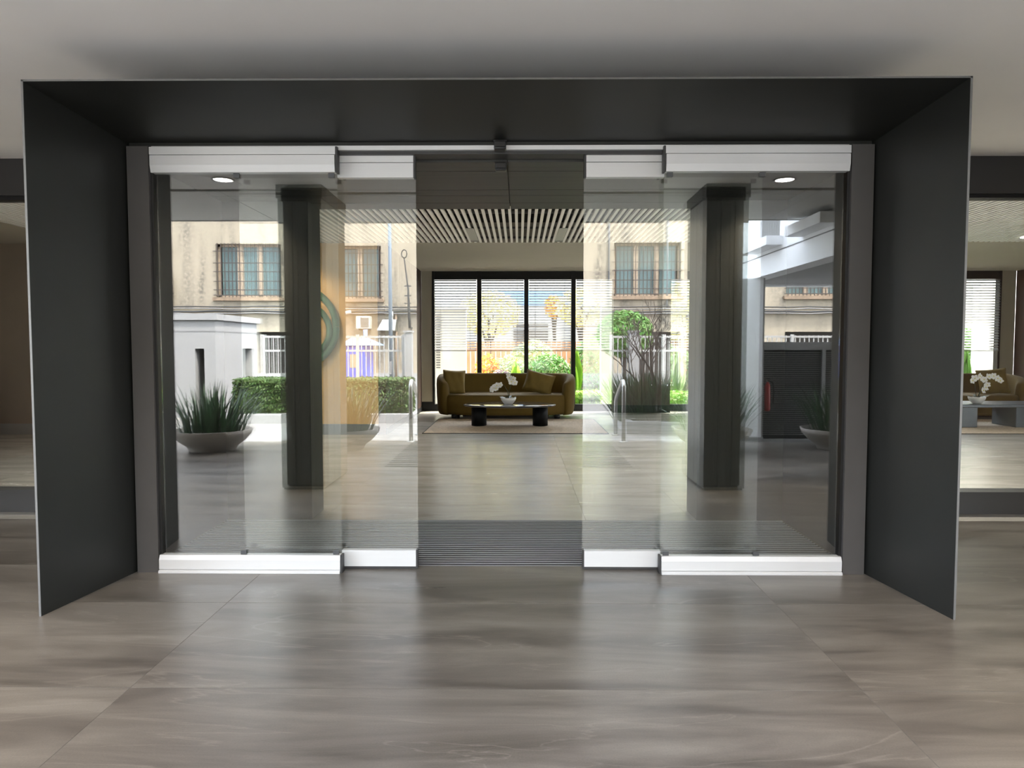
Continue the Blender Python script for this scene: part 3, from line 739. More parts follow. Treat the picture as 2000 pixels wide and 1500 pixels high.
# ================================================================== GARDEN BEHIND THE LOBBY
def leaf_cloud(n, c_, rad, ll, lw, shell=.0, up=.3, box=False, seed=0):
    g = np.random.default_rng(seed)
    if box: P_ = g.uniform(-1, 1, (n, 3))
    else:
        P_ = g.normal(size=(n, 3)); P_ /= np.linalg.norm(P_, axis=1)[:, None]
        P_ *= (shell + (1 - shell) * g.uniform(0, 1, n) ** (1 / 3))[:, None]
    N_ = P_ + g.normal(scale=.6, size=(n, 3)); N_[:, 2] += up
    P_ = P_ * np.array(rad) + np.array(c_)
    D_ = g.normal(size=(n, 3)); D_[:, 2] += up
    N_ /= np.linalg.norm(N_, axis=1)[:, None] + 1e-9
    D_ -= N_ * (D_ * N_).sum(1)[:, None]; D_ /= np.linalg.norm(D_, axis=1)[:, None] + 1e-9
    S_ = np.cross(N_, D_); l = (ll * g.uniform(.6, 1.3, n))[:, None]; wd = (lw * g.uniform(.7, 1.2, n))[:, None]
    V = np.stack([P_ - D_ * l / 2, P_ + S_ * wd / 2, P_ + D_ * l / 2, P_ - S_ * wd / 2], 1).reshape(-1, 3)
    F_ = np.arange(4 * n).reshape(-1, 4)
    return V, F_
def cloud_obj(name, parent, m_, specs):
    Vs, Fs, o = [], [], 0
    for s_ in specs:
        V, F_ = leaf_cloud(**s_); Vs.append(V); Fs.append(F_ + o); o += len(V)
    me = bpy.data.meshes.new(name); me.from_pydata(np.concatenate(Vs).tolist(), [], np.concatenate(Fs).tolist()); me.update()
    o_ = link(name, me, m_, parent); o_['kind'] = 'stuff'; return o_
def shrub(label, loc_, rad, n, ll, lw, m_, cat='shrub', trunk=0, tr=.04, seed=0, name='shrub', group=None):
    t = thing(name, label, cat, loc_, group=group)
    cz = trunk + rad[2]
    cloud_obj('foliage', t, m_, [dict(n=n, c_=(0, 0, cz), rad=rad, ll=ll, lw=lw, shell=.45, seed=seed)])
    m2 = MB()
    m2.tube([(0, 0, -.02), (.02, .01, trunk + rad[2] * .6), (0, 0, cz)], [tr, tr * .8, tr * .4], 8)
    for k in range(4):
        a = k * 1.6 + seed; m2.tube([(0, 0, trunk * .7 + .05), (rad[0] * .4 * math.cos(a), rad[1] * .4 * math.sin(a), cz)], [tr * .6, tr * .2], 6)
    link('stem', m2, M['bark'], t); return t
def ground_px(px, y): return at(px, 700, y).x

gw = thing('garden_wall', 'bright white rendered garden wall outside the leftmost lobby windows', 'wall', (-2.0, 17.2, 0))
x1 = ground_px(911, 17.2)
link('render', MB().box(-2.2, x1 + 2.0, -.1, .1, -.02, 2.3), M['gwhite'], gw)
link('coping', MB().box(-2.2, x1 + 2.03, -.13, .13, 2.3, 2.36), M['gwhite'], gw)
for k in range(22): link('vent_slat', MB().box(.02, .12, -.112, -.1, .9 + k * .06, .925 + k * .06), M['seam'], gw)
gp = thing('garden_post', 'white square garden post outside the window right of the banana plant', 'post', (ground_px(1184, 17.4), 17.4, 0))
link('shaft', MB().box(-.14, .14, -.14, .14, -.02, 3.1), M['gwhite'], gp); link('base', MB().box(-.17, .17, -.17, .17, -.02, .12), M['gwhite'], gp)
gp2 = thing('garden_post', 'white garden wall pier outside the window right of the portal', 'post', (ground_px(1921, 17.4), 17.4, 0))
link('shaft', MB().box(-.22, .22, -.14, .14, -.02, 2.9), M['gwhite'], gp2); link('base', MB().box(-.25, .25, -.17, .17, -.02, .12), M['gwhite'], gp2)
# timber fence at the back of the garden
gf = thing('garden_fence', 'brown timber slat fence at the back of the garden', 'fence', (2, 20.6, 0))
fm = MB().box(-.055, .055, -.012, .012, -.02, 1.55).mesh('slat'); fm.materials.append(M['fencewood'])
for k in range(110): link('slat', fm, None, gf, (-5.5 + k * .145, 0, 0))
for z in (.3, 1.3): link('rail', MB().box(-5.6, 10.6, .012, .05, z, z + .08), M['fencewood'], gf)
# neighbour house behind
nb = thing('neighbour_house', 'pale house with a blue band and railings beyond the garden fence', 'house', (3, 25, 0))
link('wall', MB().box(-12, 14, 0, 3, -.02, 6.5), M['nbwall'], nb)
link('blue_band', MB().box(-4, 1.2, -.03, 0, 2.85, 3.35), M['blueband'], nb)
for a, e in ((-3.2, -2.0), (-.9, .3), (2, 3.2), (6, 7.2)):
    wq = link('window', MB().box(a, e, -.04, .01, .9, 2.2), M['wdark'], nb); link('window_sill', MB().box(a - .08, e + .08, -.1, 0, .84, .9), M['gwhite'], wq)
link('balcony_rail', MB().box(-5, 6, -.6, -.56, 2.45, 2.5).box(-5, 6, -.6, -.56, 2.0, 2.05), M['seam'], nb)
for k in range(56): pass
# ground cover
for q, (a, e, y0, y1, lab) in enumerate(((ground_px(1112, 16.6), ground_px(1172, 16.6), 16.2, 17.1, 'bright lime ground cover outside the window right of the sofa'), (ground_px(1200, 16.6), ground_px(1420, 16.6), 16.2, 17.2, 'lime ground cover outside the windows right of the white garden post'), (ground_px(915, 17.6), ground_px(1105, 17.6), 17.2, 18.2, 'low green planting behind the sofa outside the window'), (6.0, 9.2, 16.3, 17.6, 'low planting outside the rightmost lobby window'))):
    o = cloud_obj('ground_cover', None, M['leaf_lime'] if q != 2 else M['leaf_mid'], [dict(n=2600, c_=((a + e) / 2, (y0 + y1) / 2, .18), rad=((e - a) / 2, (y1 - y0) / 2, .20), ll=.16, lw=.05, up=.9, box=True, seed=20 + q)])
    tag(o, lab, 'plants', kind='stuff')
# shrubs
shrub('rounded mid-green shrub behind the sofa left of the banana plant', (ground_px(1072, 18.4), 18.4, 0), (.62, .5, .62), 2400, .13, .05, M['leaf_mid'], seed=1)
shrub('orange-flowered bush outside the second window from the left', (ground_px(951, 18.6), 18.6, 0), (.35, .3, .62), 900, .10, .06, M['leaf_orange'], seed=2)
shrub('pale green bush behind the orchid', (ground_px(992, 18.8), 18.8, 0), (.55, .4, .60), 1600, .13, .045, M['leaf_pale'], seed=3)
shrub('purple-grey leafy bush low behind the orchid', (ground_px(977, 17.8), 17.8, 0), (.38, .3, .42), 900, .11, .05, M['leaf_purple'], seed=4)
shrub('pale leafy bush at the fourth mullion of the garden window', (ground_px(1040, 19.4), 19.4, 0), (.7, .5, .8), 2000, .16, .05, M['leaf_pale'], seed=5)
shrub('bushy green shrub outside the window beside the white garden post', (ground_px(1165, 18.8), 18.8, 0), (.7, .5, .85), 2400, .16, .05, M['leaf_mid'], seed=6)
shrub('pale shrub outside the window behind the right dark pillar', (ground_px(1290, 18.4), 18.4, 0), (1.0, .5, .75), 2400, .2, .06, M['leaf_pale'], seed=7)
shrub('green shrub outside the window right of the pillar mirrored in the glass', (ground_px(1420, 18.4), 18.4, 0), (1.0, .5, .75), 2400, .16, .05, M['leaf_mid'], seed=17)
shrub('tall green shrub outside the window right of the portal', (ground_px(1890, 18.6), 18.6, 0), (.6, .5, .95), 2400, .18, .05, M['leaf_mid'], seed=8)
shrub('yellow-leaved tree beyond the second bay of the garden window', (ground_px(955, 21.5), 21.5, 0), (.95, .7, .7), 1000, .2, .1, M['leaf_yellow'], 'tree', trunk=1.7, tr=.07, seed=9, name='yellow_tree', group='autumn trees beyond the garden')
shrub('orange-yellow tree beyond the fourth bay of the garden window', (ground_px(1135, 21.8), 21.8, 0), (.8, .7, .6), 700, .2, .1, M['leaf_yellow'], 'tree', trunk=2.0, tr=.07, seed=10, name='yellow_tree', group='autumn trees beyond the garden')
shrub('yellow-leaved tree beyond the bay right of the white garden post', (ground_px(1340, 21.8), 21.8, 0), (1.2, .8, .95), 1200, .2, .1, M['leaf_yellow'], 'tree', trunk=1.5, tr=.07, seed=12, name='yellow_tree', group='autumn trees beyond the garden')
shrub('orange blossom tree beyond the third bay of the garden window', (ground_px(1082, 22.5), 22.5, 0), (.3, .3, .36), 260, .2, .1, M['leaf_amber'], 'tree', trunk=2.3, tr=.06, seed=13, name='yellow_tree', group='autumn trees beyond the garden')
# broad-leaved plants: every big leaf is a part
def big_leaf(L_, W_, bend, m_=None):
    n = 9; vs_ = []; fs = []
    for i in range(n):
        u_ = i / (n - 1); wv = W_ * math.sin(math.pi * min(1, .04 + u_ * .96)) ** .7 if 0 < i < n - 1 else .008
        z = L_ * u_ * (1 - .12 * bend * u_); y_ = bend * L_ * u_ * u_ * .55
        vs_ += [(-wv / 2, y_ - .03 * wv / W_, z), (0, y_ + .03, z), (wv / 2, y_ - .03 * wv / W_, z)]
    for i in range(n - 1):
        a = i * 3; fs += [(a, a + 1, a + 4, a + 3), (a + 1, a + 2, a + 5, a + 4)]
    return MB().add(vs_, fs, True)
def banana(label, loc_, leaves, m_, cat='plant'):
    t = thing('banana_plant', label, cat, loc_)
    link('stem', MB().tube([(0, 0, -.02), (0, 0, .35)], [.05, .03], 8), m_, t)
    for (L_, W_, bend, az, lean) in leaves:
        lf = link('leaf', big_leaf(L_, W_, bend), m_, t, (0, 0, .25), rot=(lean, 0, az))
    return t
banana('bright green banana plant with broad upright leaves, right of the sofa', (ground_px(1126, 16.9), 16.9, 0), [(1.05, .28, .25, 2.9, .1), (1.0, .26, .3, .3, .12), (.85, .26, .4, 1.5, .15), (.8, .22, .5, 4.2, .25), (1.15, .24, .15, 3.6, .05)], M['leaf_lime'])
banana('pale broad-leaved plant outside the window behind the right pillar', (ground_px(1325, 17.3), 17.3, 0), [(1.0, .3, .6, 1.2, .3), (.9, .3, .7, 2.2, .35), (.9, .26, .6, 4.0, .3), (1.1, .28, .4, 5.2, .2)], M['leaf_pale'])
banana('green broad-leaved plant outside the window left of the third mullion', (ground_px(1008, 17.9), 17.9, 0), [(.8, .26, .6, 1.2, .3), (.8, .24, .7, 2.4, .35), (.75, .22, .6, 4.0, .3), (.9, .25, .4, 5.4, .2)], M['leaf_lime'])
banana('strap-leaved plant outside the window right of the portal', (ground_px(1888, 16.9), 16.9, 0), [(1.1, .16, .6, 1.2, .3), (1.0, .14, .7, 2.4, .35), (1.0, .14, .6, 4.0, .3), (1.2, .15, .4, 5.4, .2), (1.1, .14, .5, .2, .25)], M['leaf_mid'])

# ================================================================== FORECOURT (seen mirrored in the door glass)
Y_ = lambda vy: 2 * DG - vy
for lab, x0, x1 in (('dark metal-clad square porch pillar mirrored in the left glass', -2.33, -1.91), ('dark metal-clad square porch pillar mirrored in the right glass', 1.80, 2.20)):
    y1, y0 = 1.83, 1.05
    t = thing('porch_pillar', lab, 'pillar', ((x0 + x1) / 2, (y0 + y1) / 2, 0), group='porch pillars')
    a, b = (x1 - x0) / 2, (y1 - y0) / 2
    link('core', MB().box(-a + .015, a - .015, -b + .015, b - .015, 0, ZC), M['blackframe'], t)
    w3 = 2 * a / 3
    for k in range(3):
        for s in (1, -1): link('cladding_panel', MB().box(-a + k * w3 + .004, -a + (k + 1) * w3 - .004, s * (b - .015), s * b, .02, ZC - .03), M['pillarm'], t)
    for k in range(2):
        for s in (1, -1): link('cladding_panel', MB().box(s * (a - .015), s * a, -b + k * b + .004, -b + (k + 1) * b - .004, .02, ZC - .03), M['pillarm'], t)
    link('capital', MB().box(-a - .012, a + .012, -b - .012, b + .012, ZC - .13, ZC - .001), M['blackframe'], t)

def blades(n, r0, L_, spread, wd, seed, nseg=5, droop=1.0):
    rr = random.Random(seed); m_ = MB()
    for k in range(n):
        a = rr.uniform(0, 6.283); rad = r0 * math.sqrt(rr.random()); l = L_ * rr.uniform(.55, 1.0)
        base = Vector((rad * math.cos(a), rad * math.sin(a), 0)); a2 = a + rr.uniform(-.8, .8)
        out_ = Vector((math.cos(a2), math.sin(a2), 0)); sp_ = spread * (rad / r0) * rr.uniform(.3, 1.2); side = Vector((-out_.y, out_.x, 0))
        vs_ = []; fs = []
        for i in range(nseg):
            u_ = i / (nseg - 1); p_ = base + out_ * (sp_ * l * (u_ + droop * .6 * u_ * u_)) + Vector((0, 0, l * u_ * (1 - .35 * droop * sp_ * u_)))
            w_ = wd * (1 - u_ ** 2 * .95) / 2; vs_ += [p_ - side * w_, p_ + side * w_]
        for i in range(nseg - 1): fs.append((2 * i, 2 * i + 1, 2 * i + 3, 2 * i + 2))
        m_.add(vs_, fs, True)
    return m_
bowlprof = [(0, 0), (.30, 0), (.31, .03), (.325, .06), (.42, .13), (.50, .22), (.525, .285), (.505, .287), (.47, .22), (.38, .17), (0, .165)]
bm = MB().lathe(bowlprof, n=48).mesh('bowl'); bm.materials.append(M['bowl'])
slm = MB().lathe([(0, .235), (.25, .24), (.478, .225)], n=32).mesh('soil'); slm.materials.append(M['soil'])
for q, (px, vy, lab, lab2) in enumerate(((415, 9.66, 'wide concrete bowl planter mirrored in the leftmost glass pane', 'spiky dark green plant in the leftmost mirrored bowl'), (662, 9.66, 'wide concrete bowl planter half hidden by the left mirrored pillar', 'spiky plant in the bowl half hidden by the left mirrored pillar'), (1392, 9.8, 'concrete bowl planter behind the right mirrored pillar', 'spiky plant in the bowl behind the right mirrored pillar'), (1642, 9.85, 'concrete bowl planter beside the portal edge in the rightmost glass', 'spiky plant in the bowl beside the portal edge in the rightmost glass'))):
    p = Vector((at(px, 850, vy).x, Y_(vy), 0))
    t = thing('bowl_planter', lab, 'planter', p, group='concrete bowl planters'); link('bowl', bm, None, t); link('soil', slm, None, t)
    t2 = thing('spiky_plant', lab2, 'plant', p + Vector((0, 0, .225)), group='plants in the bowl planters')
    o = link('foliage', blades(210, .40, .80, .50, .028, 40 + q), M['leaf_dark'], t2); o['kind'] = 'stuff'
    o = link('outer_leaves', blades(40, .42, .50, .95, .02, 60 + q, droop=1.2), M['leaf_dark'], t2); o['kind'] = 'stuff'

# drainage grate strips in the paving in front of the doors
gt = thing('floor_grate', 'flush striped metal floor grate between the handrails', 'grate', (PC, .6, 0))
gsm = MB().box(-1.45, 1.45, -.03, .03, .0005, .004).mesh('strip'); gsm.materials.append(M['blackframe'])
for k in range(16): link('strip', gsm, None, gt, (0, -.0 - k * .145, 0))

# handrails
for xx, lab in ((-1.60, 'stainless hoop handrail mirrored at the left edge of the doorway'), (1.54, 'stainless hoop handrail mirrored right of the doorway')):
    t = thing('handrail', lab, 'handrail', (xx, Y_(10.38), 0), group='stainless handrails')
    r_ = .03
    pts = [(0, 0, 0), (0, 0, .78)] + [(0, -.12 + .12 * math.cos(a), .78 + .12 * math.sin(a)) for a in [R(15 * k) for k in range(1, 6)]] + [(0, -.14, .895), (0, -.80, .60), (0, -.86, .54), (0, -.87, .45), (0, -.87, 0)]
    link('tube', MB().tube(pts, r_, 12), M['steel'], t)
    for yy in (0, -.87): link('flange', MB().lathe([(0, 0), (.06, 0), (.06, .012), (.03, .014)], n=20, c=(0, yy, 0)), M['steel'], t)

# planter bed with dark grass and bare tree (right)
px0, px1 = at(1226, 840, 11.4).x, at(1352, 840, 11.4).x
t = thing('planter_bed', 'low white concrete planter bed mirrored right of the doorway', 'planter', ((px0 + px1) / 2, Y_(12.2), 0))
hw_ = (px1 - px0) / 2
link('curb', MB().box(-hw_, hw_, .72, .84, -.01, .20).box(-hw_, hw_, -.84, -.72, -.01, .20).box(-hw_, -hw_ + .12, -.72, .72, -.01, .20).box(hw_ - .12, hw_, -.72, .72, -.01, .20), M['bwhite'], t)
link('soil', MB().box(-hw_ + .12, hw_ - .12, -.72, .72, -.01, .15), M['soil'], t)
t2 = thing('dark_grass', 'dense dark green grass growing in the low white planter bed', 'grass', ((px0 + px1) / 2, Y_(12.2), .15), kind='stuff')
o = link('foliage', blades(1100, .62, .95, .50, .03, 90), M['leaf_dark'], t2); o['kind'] = 'stuff'
def bare_tree(label, loc_, h_, seed, name='bare_tree'):
    rr = random.Random(seed); t = thing(name, label, 'tree', loc_); tr = MB(); tw = MB()
    def grow(p, d_, l, r_, lev):
        n = 4; pts = [p]; rads = [r_]
        for i in range(n):
            d_ = (d_ + Vector((rr.uniform(-.14, .14), rr.uniform(-.14, .14), .04))).normalized(); p = p + d_ * l / n; pts.append(p); rads.append(max(.0045, r_ * (1 - .38 * (i + 1) / n)))
        (tr if lev < 2 else tw).tube(pts, rads, 7 if lev < 2 else 4, cap=False)
        if lev >= 4: return
        for k in range(3 if lev < 4 else 2):
            a = rr.uniform(0, 6.28); dv = (d_ + Vector((math.cos(a), math.sin(a), .15)) * rr.uniform(.45, .85)).normalized()
            grow(pts[-1] if k else pts[-2], dv, l * rr.uniform(.6, .8), rads[-1] * .8, lev + 1)
    grow(Vector((0, 0, 0)), Vector((.04, 0, 1)), h_ * .36, .045, 0)
    link('trunk', tr, M['bark'], t); o_ = link('twigs', tw, M['bark'], t); o_['kind'] = 'stuff'; return t
bare_tree('bare twiggy tree rising from the dark grass of the planter bed, right trunk', (at(1289, 800, 12.2).x, Y_(12.2), .15), 2.0, 4)
bare_tree('bare twiggy tree rising from the dark grass of the planter bed, left trunk', (at(1264, 800, 12.35).x, Y_(12.35), .15), 1.8, 9)

# hedges on white curbs
def hedge(label, x0, x1, vy0, vy1, h_, seed):
    t = thing('hedge', label, 'hedge', ((x0 + x1) / 2, Y_((vy0 + vy1) / 2), .17)); a, b = (x1 - x0) / 2, (vy1 - vy0) / 2
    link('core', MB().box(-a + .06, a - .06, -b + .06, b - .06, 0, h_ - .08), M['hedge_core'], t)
    spec = []
    n = int(1500 * a)
    spec.append(dict(n=n * 2, c_=(0, 0, h_ - .05), rad=(a, b, .07), ll=.07, lw=.035, box=True, up=.8, seed=seed))
    spec.append(dict(n=n * 2, c_=(0, b - .03, h_ / 2), rad=(a, .05, h_ / 2), ll=.07, lw=.035, box=True, up=.3, seed=seed + 1))
    for s in (-1, 1): spec.append(dict(n=int(n * .6), c_=(s * (a - .03), 0, h_ / 2), rad=(.05, b, h_ / 2), ll=.07, lw=.035, box=True, up=.3, seed=seed + 3 + s))
    cloud_obj('foliage', t, M['leaf_hedge'], spec)
    return t
hx0, hx1 = at(455, 800, 13.1).x, at(796, 800, 13.1).x
hedge('clipped green hedge behind the bowl planters, mirrored in the left glass', hx0, hx1, 13.1, 13.8, .64, 50)
for x0, x1, lab in ((hx0 - .2, hx1 + .12, 'white curb under the clipped green hedge mirrored in the left glass'),):
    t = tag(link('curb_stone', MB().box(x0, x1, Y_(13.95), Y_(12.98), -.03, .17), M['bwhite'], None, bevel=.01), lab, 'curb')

# gatehouse, white box with dark slot and doorway
GV = 14.15
gx = at(420, 650, GV).x; gtop = at(420, 615, GV).z; vback = 16.4
t = thing('gatehouse', 'white flat-roofed gatehouse with dark slot openings, mirrored far left', 'gatehouse', (gx, Y_(GV), 0))
GD = vback - GV
sx0, sx1 = at(381, 700, GV).x - gx, at(399, 700, GV).x - gx; sz = at(390, 681, GV).z
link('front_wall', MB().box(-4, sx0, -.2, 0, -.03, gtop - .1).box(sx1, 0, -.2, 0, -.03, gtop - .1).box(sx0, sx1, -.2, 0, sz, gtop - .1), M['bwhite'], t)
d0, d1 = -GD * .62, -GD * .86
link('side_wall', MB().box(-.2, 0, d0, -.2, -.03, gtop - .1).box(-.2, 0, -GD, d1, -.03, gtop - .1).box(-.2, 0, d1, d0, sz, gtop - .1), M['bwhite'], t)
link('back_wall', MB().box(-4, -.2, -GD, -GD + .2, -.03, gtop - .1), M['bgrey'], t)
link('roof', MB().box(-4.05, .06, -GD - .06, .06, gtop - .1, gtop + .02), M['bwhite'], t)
link('joint', MB().box(-4, .004, -.004, .004, at(420, 647, GV).z - .012, at(420, 647, GV).z + .012).box(-.004, .004, -GD, 0, at(420, 647, GV).z - .012, at(420, 647, GV).z + .012), M['seam'], t)
link('cornice_joint', MB().box(-4, .004, -.004, .004, gtop - .125, gtop - .1).box(-.004, .004, -GD, 0, gtop - .125, gtop - .1), M['seam'], t)
link('slot_back', MB().box(sx0 - .1, sx1 + .1, -.9, -.85, 0, sz), M['wdark'], t)
link('inner_dark', MB().box(-1.2, -1.1, -GD + .2, -.2, 0, sz), M['wdark'], t)

# white bar fence along the street
FV = 14.9
def bar_fence(label, xa, xb, h_, n_post):
    t = thing('bar_fence', label, 'fence', (xa, Y_(FV), 0), group='white bar fences along the street')
    L_ = xb - xa
    bar = MB().box(-.009, .009, -.009, .009, .05, h_).mesh('bar'); bar.materials.append(M['fence_white'])
    k = .05
    while k < L_ - .03: link('bar', bar, None, t, (k, 0, 0)); k += .095
    for z in (.22, h_ - .32, h_ - .03): link('rail', MB().box(0, L_, -.016, .016, z - .02, z + .02), M['fence_white'], t)
    for i in range(n_post): link('post', MB().box(i * L_ / (n_post - 1) - .03, i * L_ / (n_post - 1) + .03, -.03, .03, -.03, h_ + .02), M['fence_white'], t)
    return t
fh = at(720, 655, FV).z
bar_fence('white bar fence behind the left mirrored hedge, in front of the blue cabin', at(512, 700, FV).x, at(787, 700, FV).x, fh, 4)
bar_fence('white bar fence mirrored right of the doorway, behind the bare trees', at(1195, 700, FV).x, at(1400, 700, FV).x, fh, 3)
bar_fence('white bar fence showing above the dark louvred gate', at(1440, 700, FV).x, at(1760, 700, FV).x, fh, 4)
for px, wv, lab in ((796, .16, 'white gate post at the left edge of the doorway reflection'), (1240, .2, 'white gate post between the street fences right of the doorway')):
    t = thing('gate_post', lab, 'post', (at(px, 700, FV - .15).x, Y_(FV - .15), 0), group='white gate posts')
    link('shaft', MB().box(-wv / 2, wv / 2, -.1, .1, -.03, fh + .06), M['bwhite'], t, bevel=.005); link('cap', MB().box(-wv / 2 - .02, wv / 2 + .02, -.12, .12, fh + .06, fh + .1), M['bwhite'], t)

# blue cabin
CV = 17.5; c0, c1 = at(668, 700, CV).x, at(712, 700, CV).x; ct = at(690, 672, CV).z
t = thing('portable_cabin', 'blue portable toilet cabin with pale blue roof behind the white fence', 'cabin', ((c0 + c1) / 2, Y_(CV + .4), -.03)); a = (c1 - c0) / 2
link('body', MB().box(-a, a, -.5, .5, 0, ct), M['blue'], t, bevel=.02)
link('door', MB().box(-a * .7, a * .7, .5, .52, .1, ct - .12), M['blue'], t, bevel=.01)
link('roof', MB().add([(-a - .06, -.56, ct), (a + .3, -.56, ct), (a + .3, .56, ct), (-a - .06, .56, ct), (-a * .3, -.2, ct + .22), (a * .5, -.2, ct + .22), (a * .5, .2, ct + .22), (-a * .3, .2, ct + .22)], [(3, 2, 1, 0), (4, 5, 6, 7), (0, 1, 5, 4), (1, 2, 6, 5), (2, 3, 7, 6), (3, 0, 4, 7)]), M['bluelight'], t)
link('vent', MB().tube([(a * .5, -.2, ct + .1), (a * .5, -.2, ct + .4)], .05, 10), M['bluelight'], t)
link('notice', MB().box(-a * .35, a * .35, .52, .524, ct - .55, ct - .22), M['cream2'], t)

# lamp pole and utility mast
PV = 16.6
t = thing('lamp_pole', 'tall blue-grey steel lamp pole in front of the cream building', 'pole', (at(760, 600, PV).x, Y_(PV), -.03))
link('shaft', MB().tube([(0, 0, 0), (0, 0, 3.0), (0, 0, 6.2)], [.05, .042, .03], 12), M['pole'], t)
link('base', MB().box(-.1, .1, -.1, .1, 0, .05), M['pole'], t); link('hatch', MB().box(-.03, .03, .045, .052, .8, 1.1), M['seam'], t)
link('arm', MB().tube([(0, 0, 6.15), (0, .3, 6.5), (0, .9, 6.6)], .025, 8), M['pole'], t)
link('lamp_head', MB().box(-.1, .1, .8, 1.4, 6.55, 6.65), M['pole'], t, bevel=.03)

# ---- cream building across the street
BV = 26.0; BY = Y_(BV)
fb = thing('cream_building', 'weathered cream building with barred windows across the street', 'building', (0, BY, 0))
wins = [(423, 545, 476, 581), (616, 742, 479, 583), (1200, 1331, 473, 578), (1535, 1662, 470, 578)]
ops = []
for a, e, t0, t1 in wins:
    p0, p1 = at(a, t1, BV), at(e, t0, BV); ops.append((p0.x, p1.x, p0.z, p1.z))
lows = [(at(1240, 650, BV).x, at(1330, 650, BV).x), (at(1533, 650, BV).x, at(1700, 650, BV).x), (at(500, 650, BV).x, at(560, 650, BV).x)]
lowz = at(1270, 648, BV).z
# wall in columns, split at the openings (one continuous wall mesh)
wm = MB(); cuts = sorted(set([-16, 16] + [v for o_ in ops for v in o_[:2]] + [v for o_ in lows for v in o_]))
for x0, x1 in zip(cuts[:-1], cuts[1:]):
    mid = (x0 + x1) / 2; holes = []
    for o_ in lows:
        if o_[0] < mid < o_[1]: holes.append((-.03, lowz))
    for o_ in ops:
        if o_[0] < mid < o_[1]: holes.append((o_[2], o_[3]))
    z = -.03
    for h0, h1 in sorted(holes):
        if h0 > z: wm.box(x0, x1, -.45, 0, z, h0)
        z = h1
    wm.box(x0, x1, -.45, 0, z, 9.0)
link('wall', wm, M['cream'], fb)
link('backing', MB().box(-16, 16, -1.2, -.9, 0, 9), M['wdark'], fb)
zl = at(500, 603, BV).z
link('ledge', MB().box(-16, 16, 0, .10, zl - .16, zl - .02), M['cream2'], fb)
link('plinth', MB().box(-16, at(1240, 650, BV).x, 0, .06, -.03, .45), M['bgrey'], fb)
wbar = {}
for (x0, x1, z0, z1) in ops:
    wd, ht = x1 - x0, z1 - z0; cx = (x0 + x1) / 2
    wn = link('window', MB().box(x0, x0 + .07, -.34, -.22, z0, z1).box(x1 - .07, x1, -.34, -.22, z0, z1).box(x0, x1, -.34, -.22, z1 - .08, z1).box(x0, x1, -.34, -.22, z0, z0 + .08), M['wframe'], fb)
    pw = (wd - .14) / 3
    for k in range(3):
        link('pane', MB().box(x0 + .07 + k * pw + .05, x0 + .07 + (k + 1) * pw - .05, -.31, -.29, z0 + .08, z1 - .08), M['wpane'], wn)
    for k in (1, 2): link('mullion', MB().box(x0 + .07 + k * pw - .085, x0 + .07 + k * pw + .085, -.33, -.2, z0 + .08, z1 - .08), M['wframe'], wn)
    link('window_sill', MB().box(x0 - .1, x1 + .1, -.1, .14, z0 - .12, z0), M['rust'], wn)
    gb = MB().box(-.014, .014, .03, .052, 0, ht + .02).mesh('grille_bar'); gb.materials.append(M['iron'])
    nb_ = 17
    for k in range(nb_): link('grille_bar', gb, None, wn, (x0 + wd * (k + .5) / nb_, 0, z0))
    hb = MB().box(-wd / 2 - .08, wd / 2 + .08, .05, .065, -.016, .016).mesh('grille_bar'); hb.materials.append(M['iron'])
    for f in (.04, .14, .30, .48, .64, .86): link('grille_bar', hb, None, wn, (cx, 0, z0 + ht * f))
# cables, pipes on the building
rr = random.Random(3)
for k, (py, r_) in enumerate(((599, .022), (603, .018), (608, .03), (612, .018))):
    pts = []
    for px in range(300, 1721, 40): q = at(px, py + rr.uniform(-1.2, 1.2), BV - .15); pts.append((q.x, .13 + .02 * k, q.z))
    link('cable', MB().tube(pts, r_, 6), M['cable'] if k % 2 == 0 else M['seam'], fb)
q = at(773, 612, BV); link('downpipe', MB().tube([(q.x, .12, q.z), (q.x, .12, -.03)], .05, 8), M['rust'], fb)
for px in (1190, 1303): q = at(px, 560, BV); link('downpipe', MB().tube([(q.x, .05, 9), (q.x, .05, q.z - 1)], .03, 8), M['seam'], fb)
# AC unit
q0, q1 = at(693, 642, BV - .6), at(720, 617, BV - .6)
t = thing('air_conditioner', 'white air-conditioner unit on the cream wall above the blue cabin', 'air conditioner', ((q0.x + q1.x) / 2, BY + .4, q0.z)); a = (q1.x - q0.x) / 2; hh = q1.z - q0.z
link('casing', MB().box(-a, a, -.2, .2, 0, hh), M['ac'], t, bevel=.02)
for k in range(7): link('grille_slat', MB().box(-a * .3, a * .85, .2, .212, .06 + k * (hh - .1) / 7, .06 + (k + .6) * (hh - .1) / 7), M['acdark'], t)
for s in (-.7, .7): link('bracket', MB().box(a * s - .02, a * s + .02, -.4, .2, -.04, 0), M['seam'], t)
q = at(752, 645, BV - .8)
t = thing('vent_hood', 'grey metal vent hood on the cream wall right of the air conditioner', 'vent', (q.x, BY + .35, q.z))
link('hood', MB().hexa([(-.35, -.35, 0), (.3, -.35, 0), (.3, .35, 0), (-.35, .35, 0), (-.2, -.35, .4), (.3, -.35, .4), (.3, .0, .4), (-.2, .0, .4)]), M['steel'], t)
link('flue', MB().tube([(.1, -.2, .35), (.1, -.2, .7)], .08, 12), M['steel'], t)
q = at(675, 611, BV - .3)
t = thing('security_camera', 'small white security camera below the cables on the cream wall', 'camera', (q.x, BY + .16, q.z))
link('body', MB().tube([(-.16, .2, -.05), (.16, .2, .05)], .06, 10), M['fence_white'], t); link('arm', MB().tube([(0, .2, 0), (0, -.16, .0)], .02, 6), M['fence_white'], t)
p0, p1, p2, p3 = at(788, 503, BV - .4), at(796, 565, BV - .4), at(797, 600, BV - .4), at(799, 640, BV - .4)
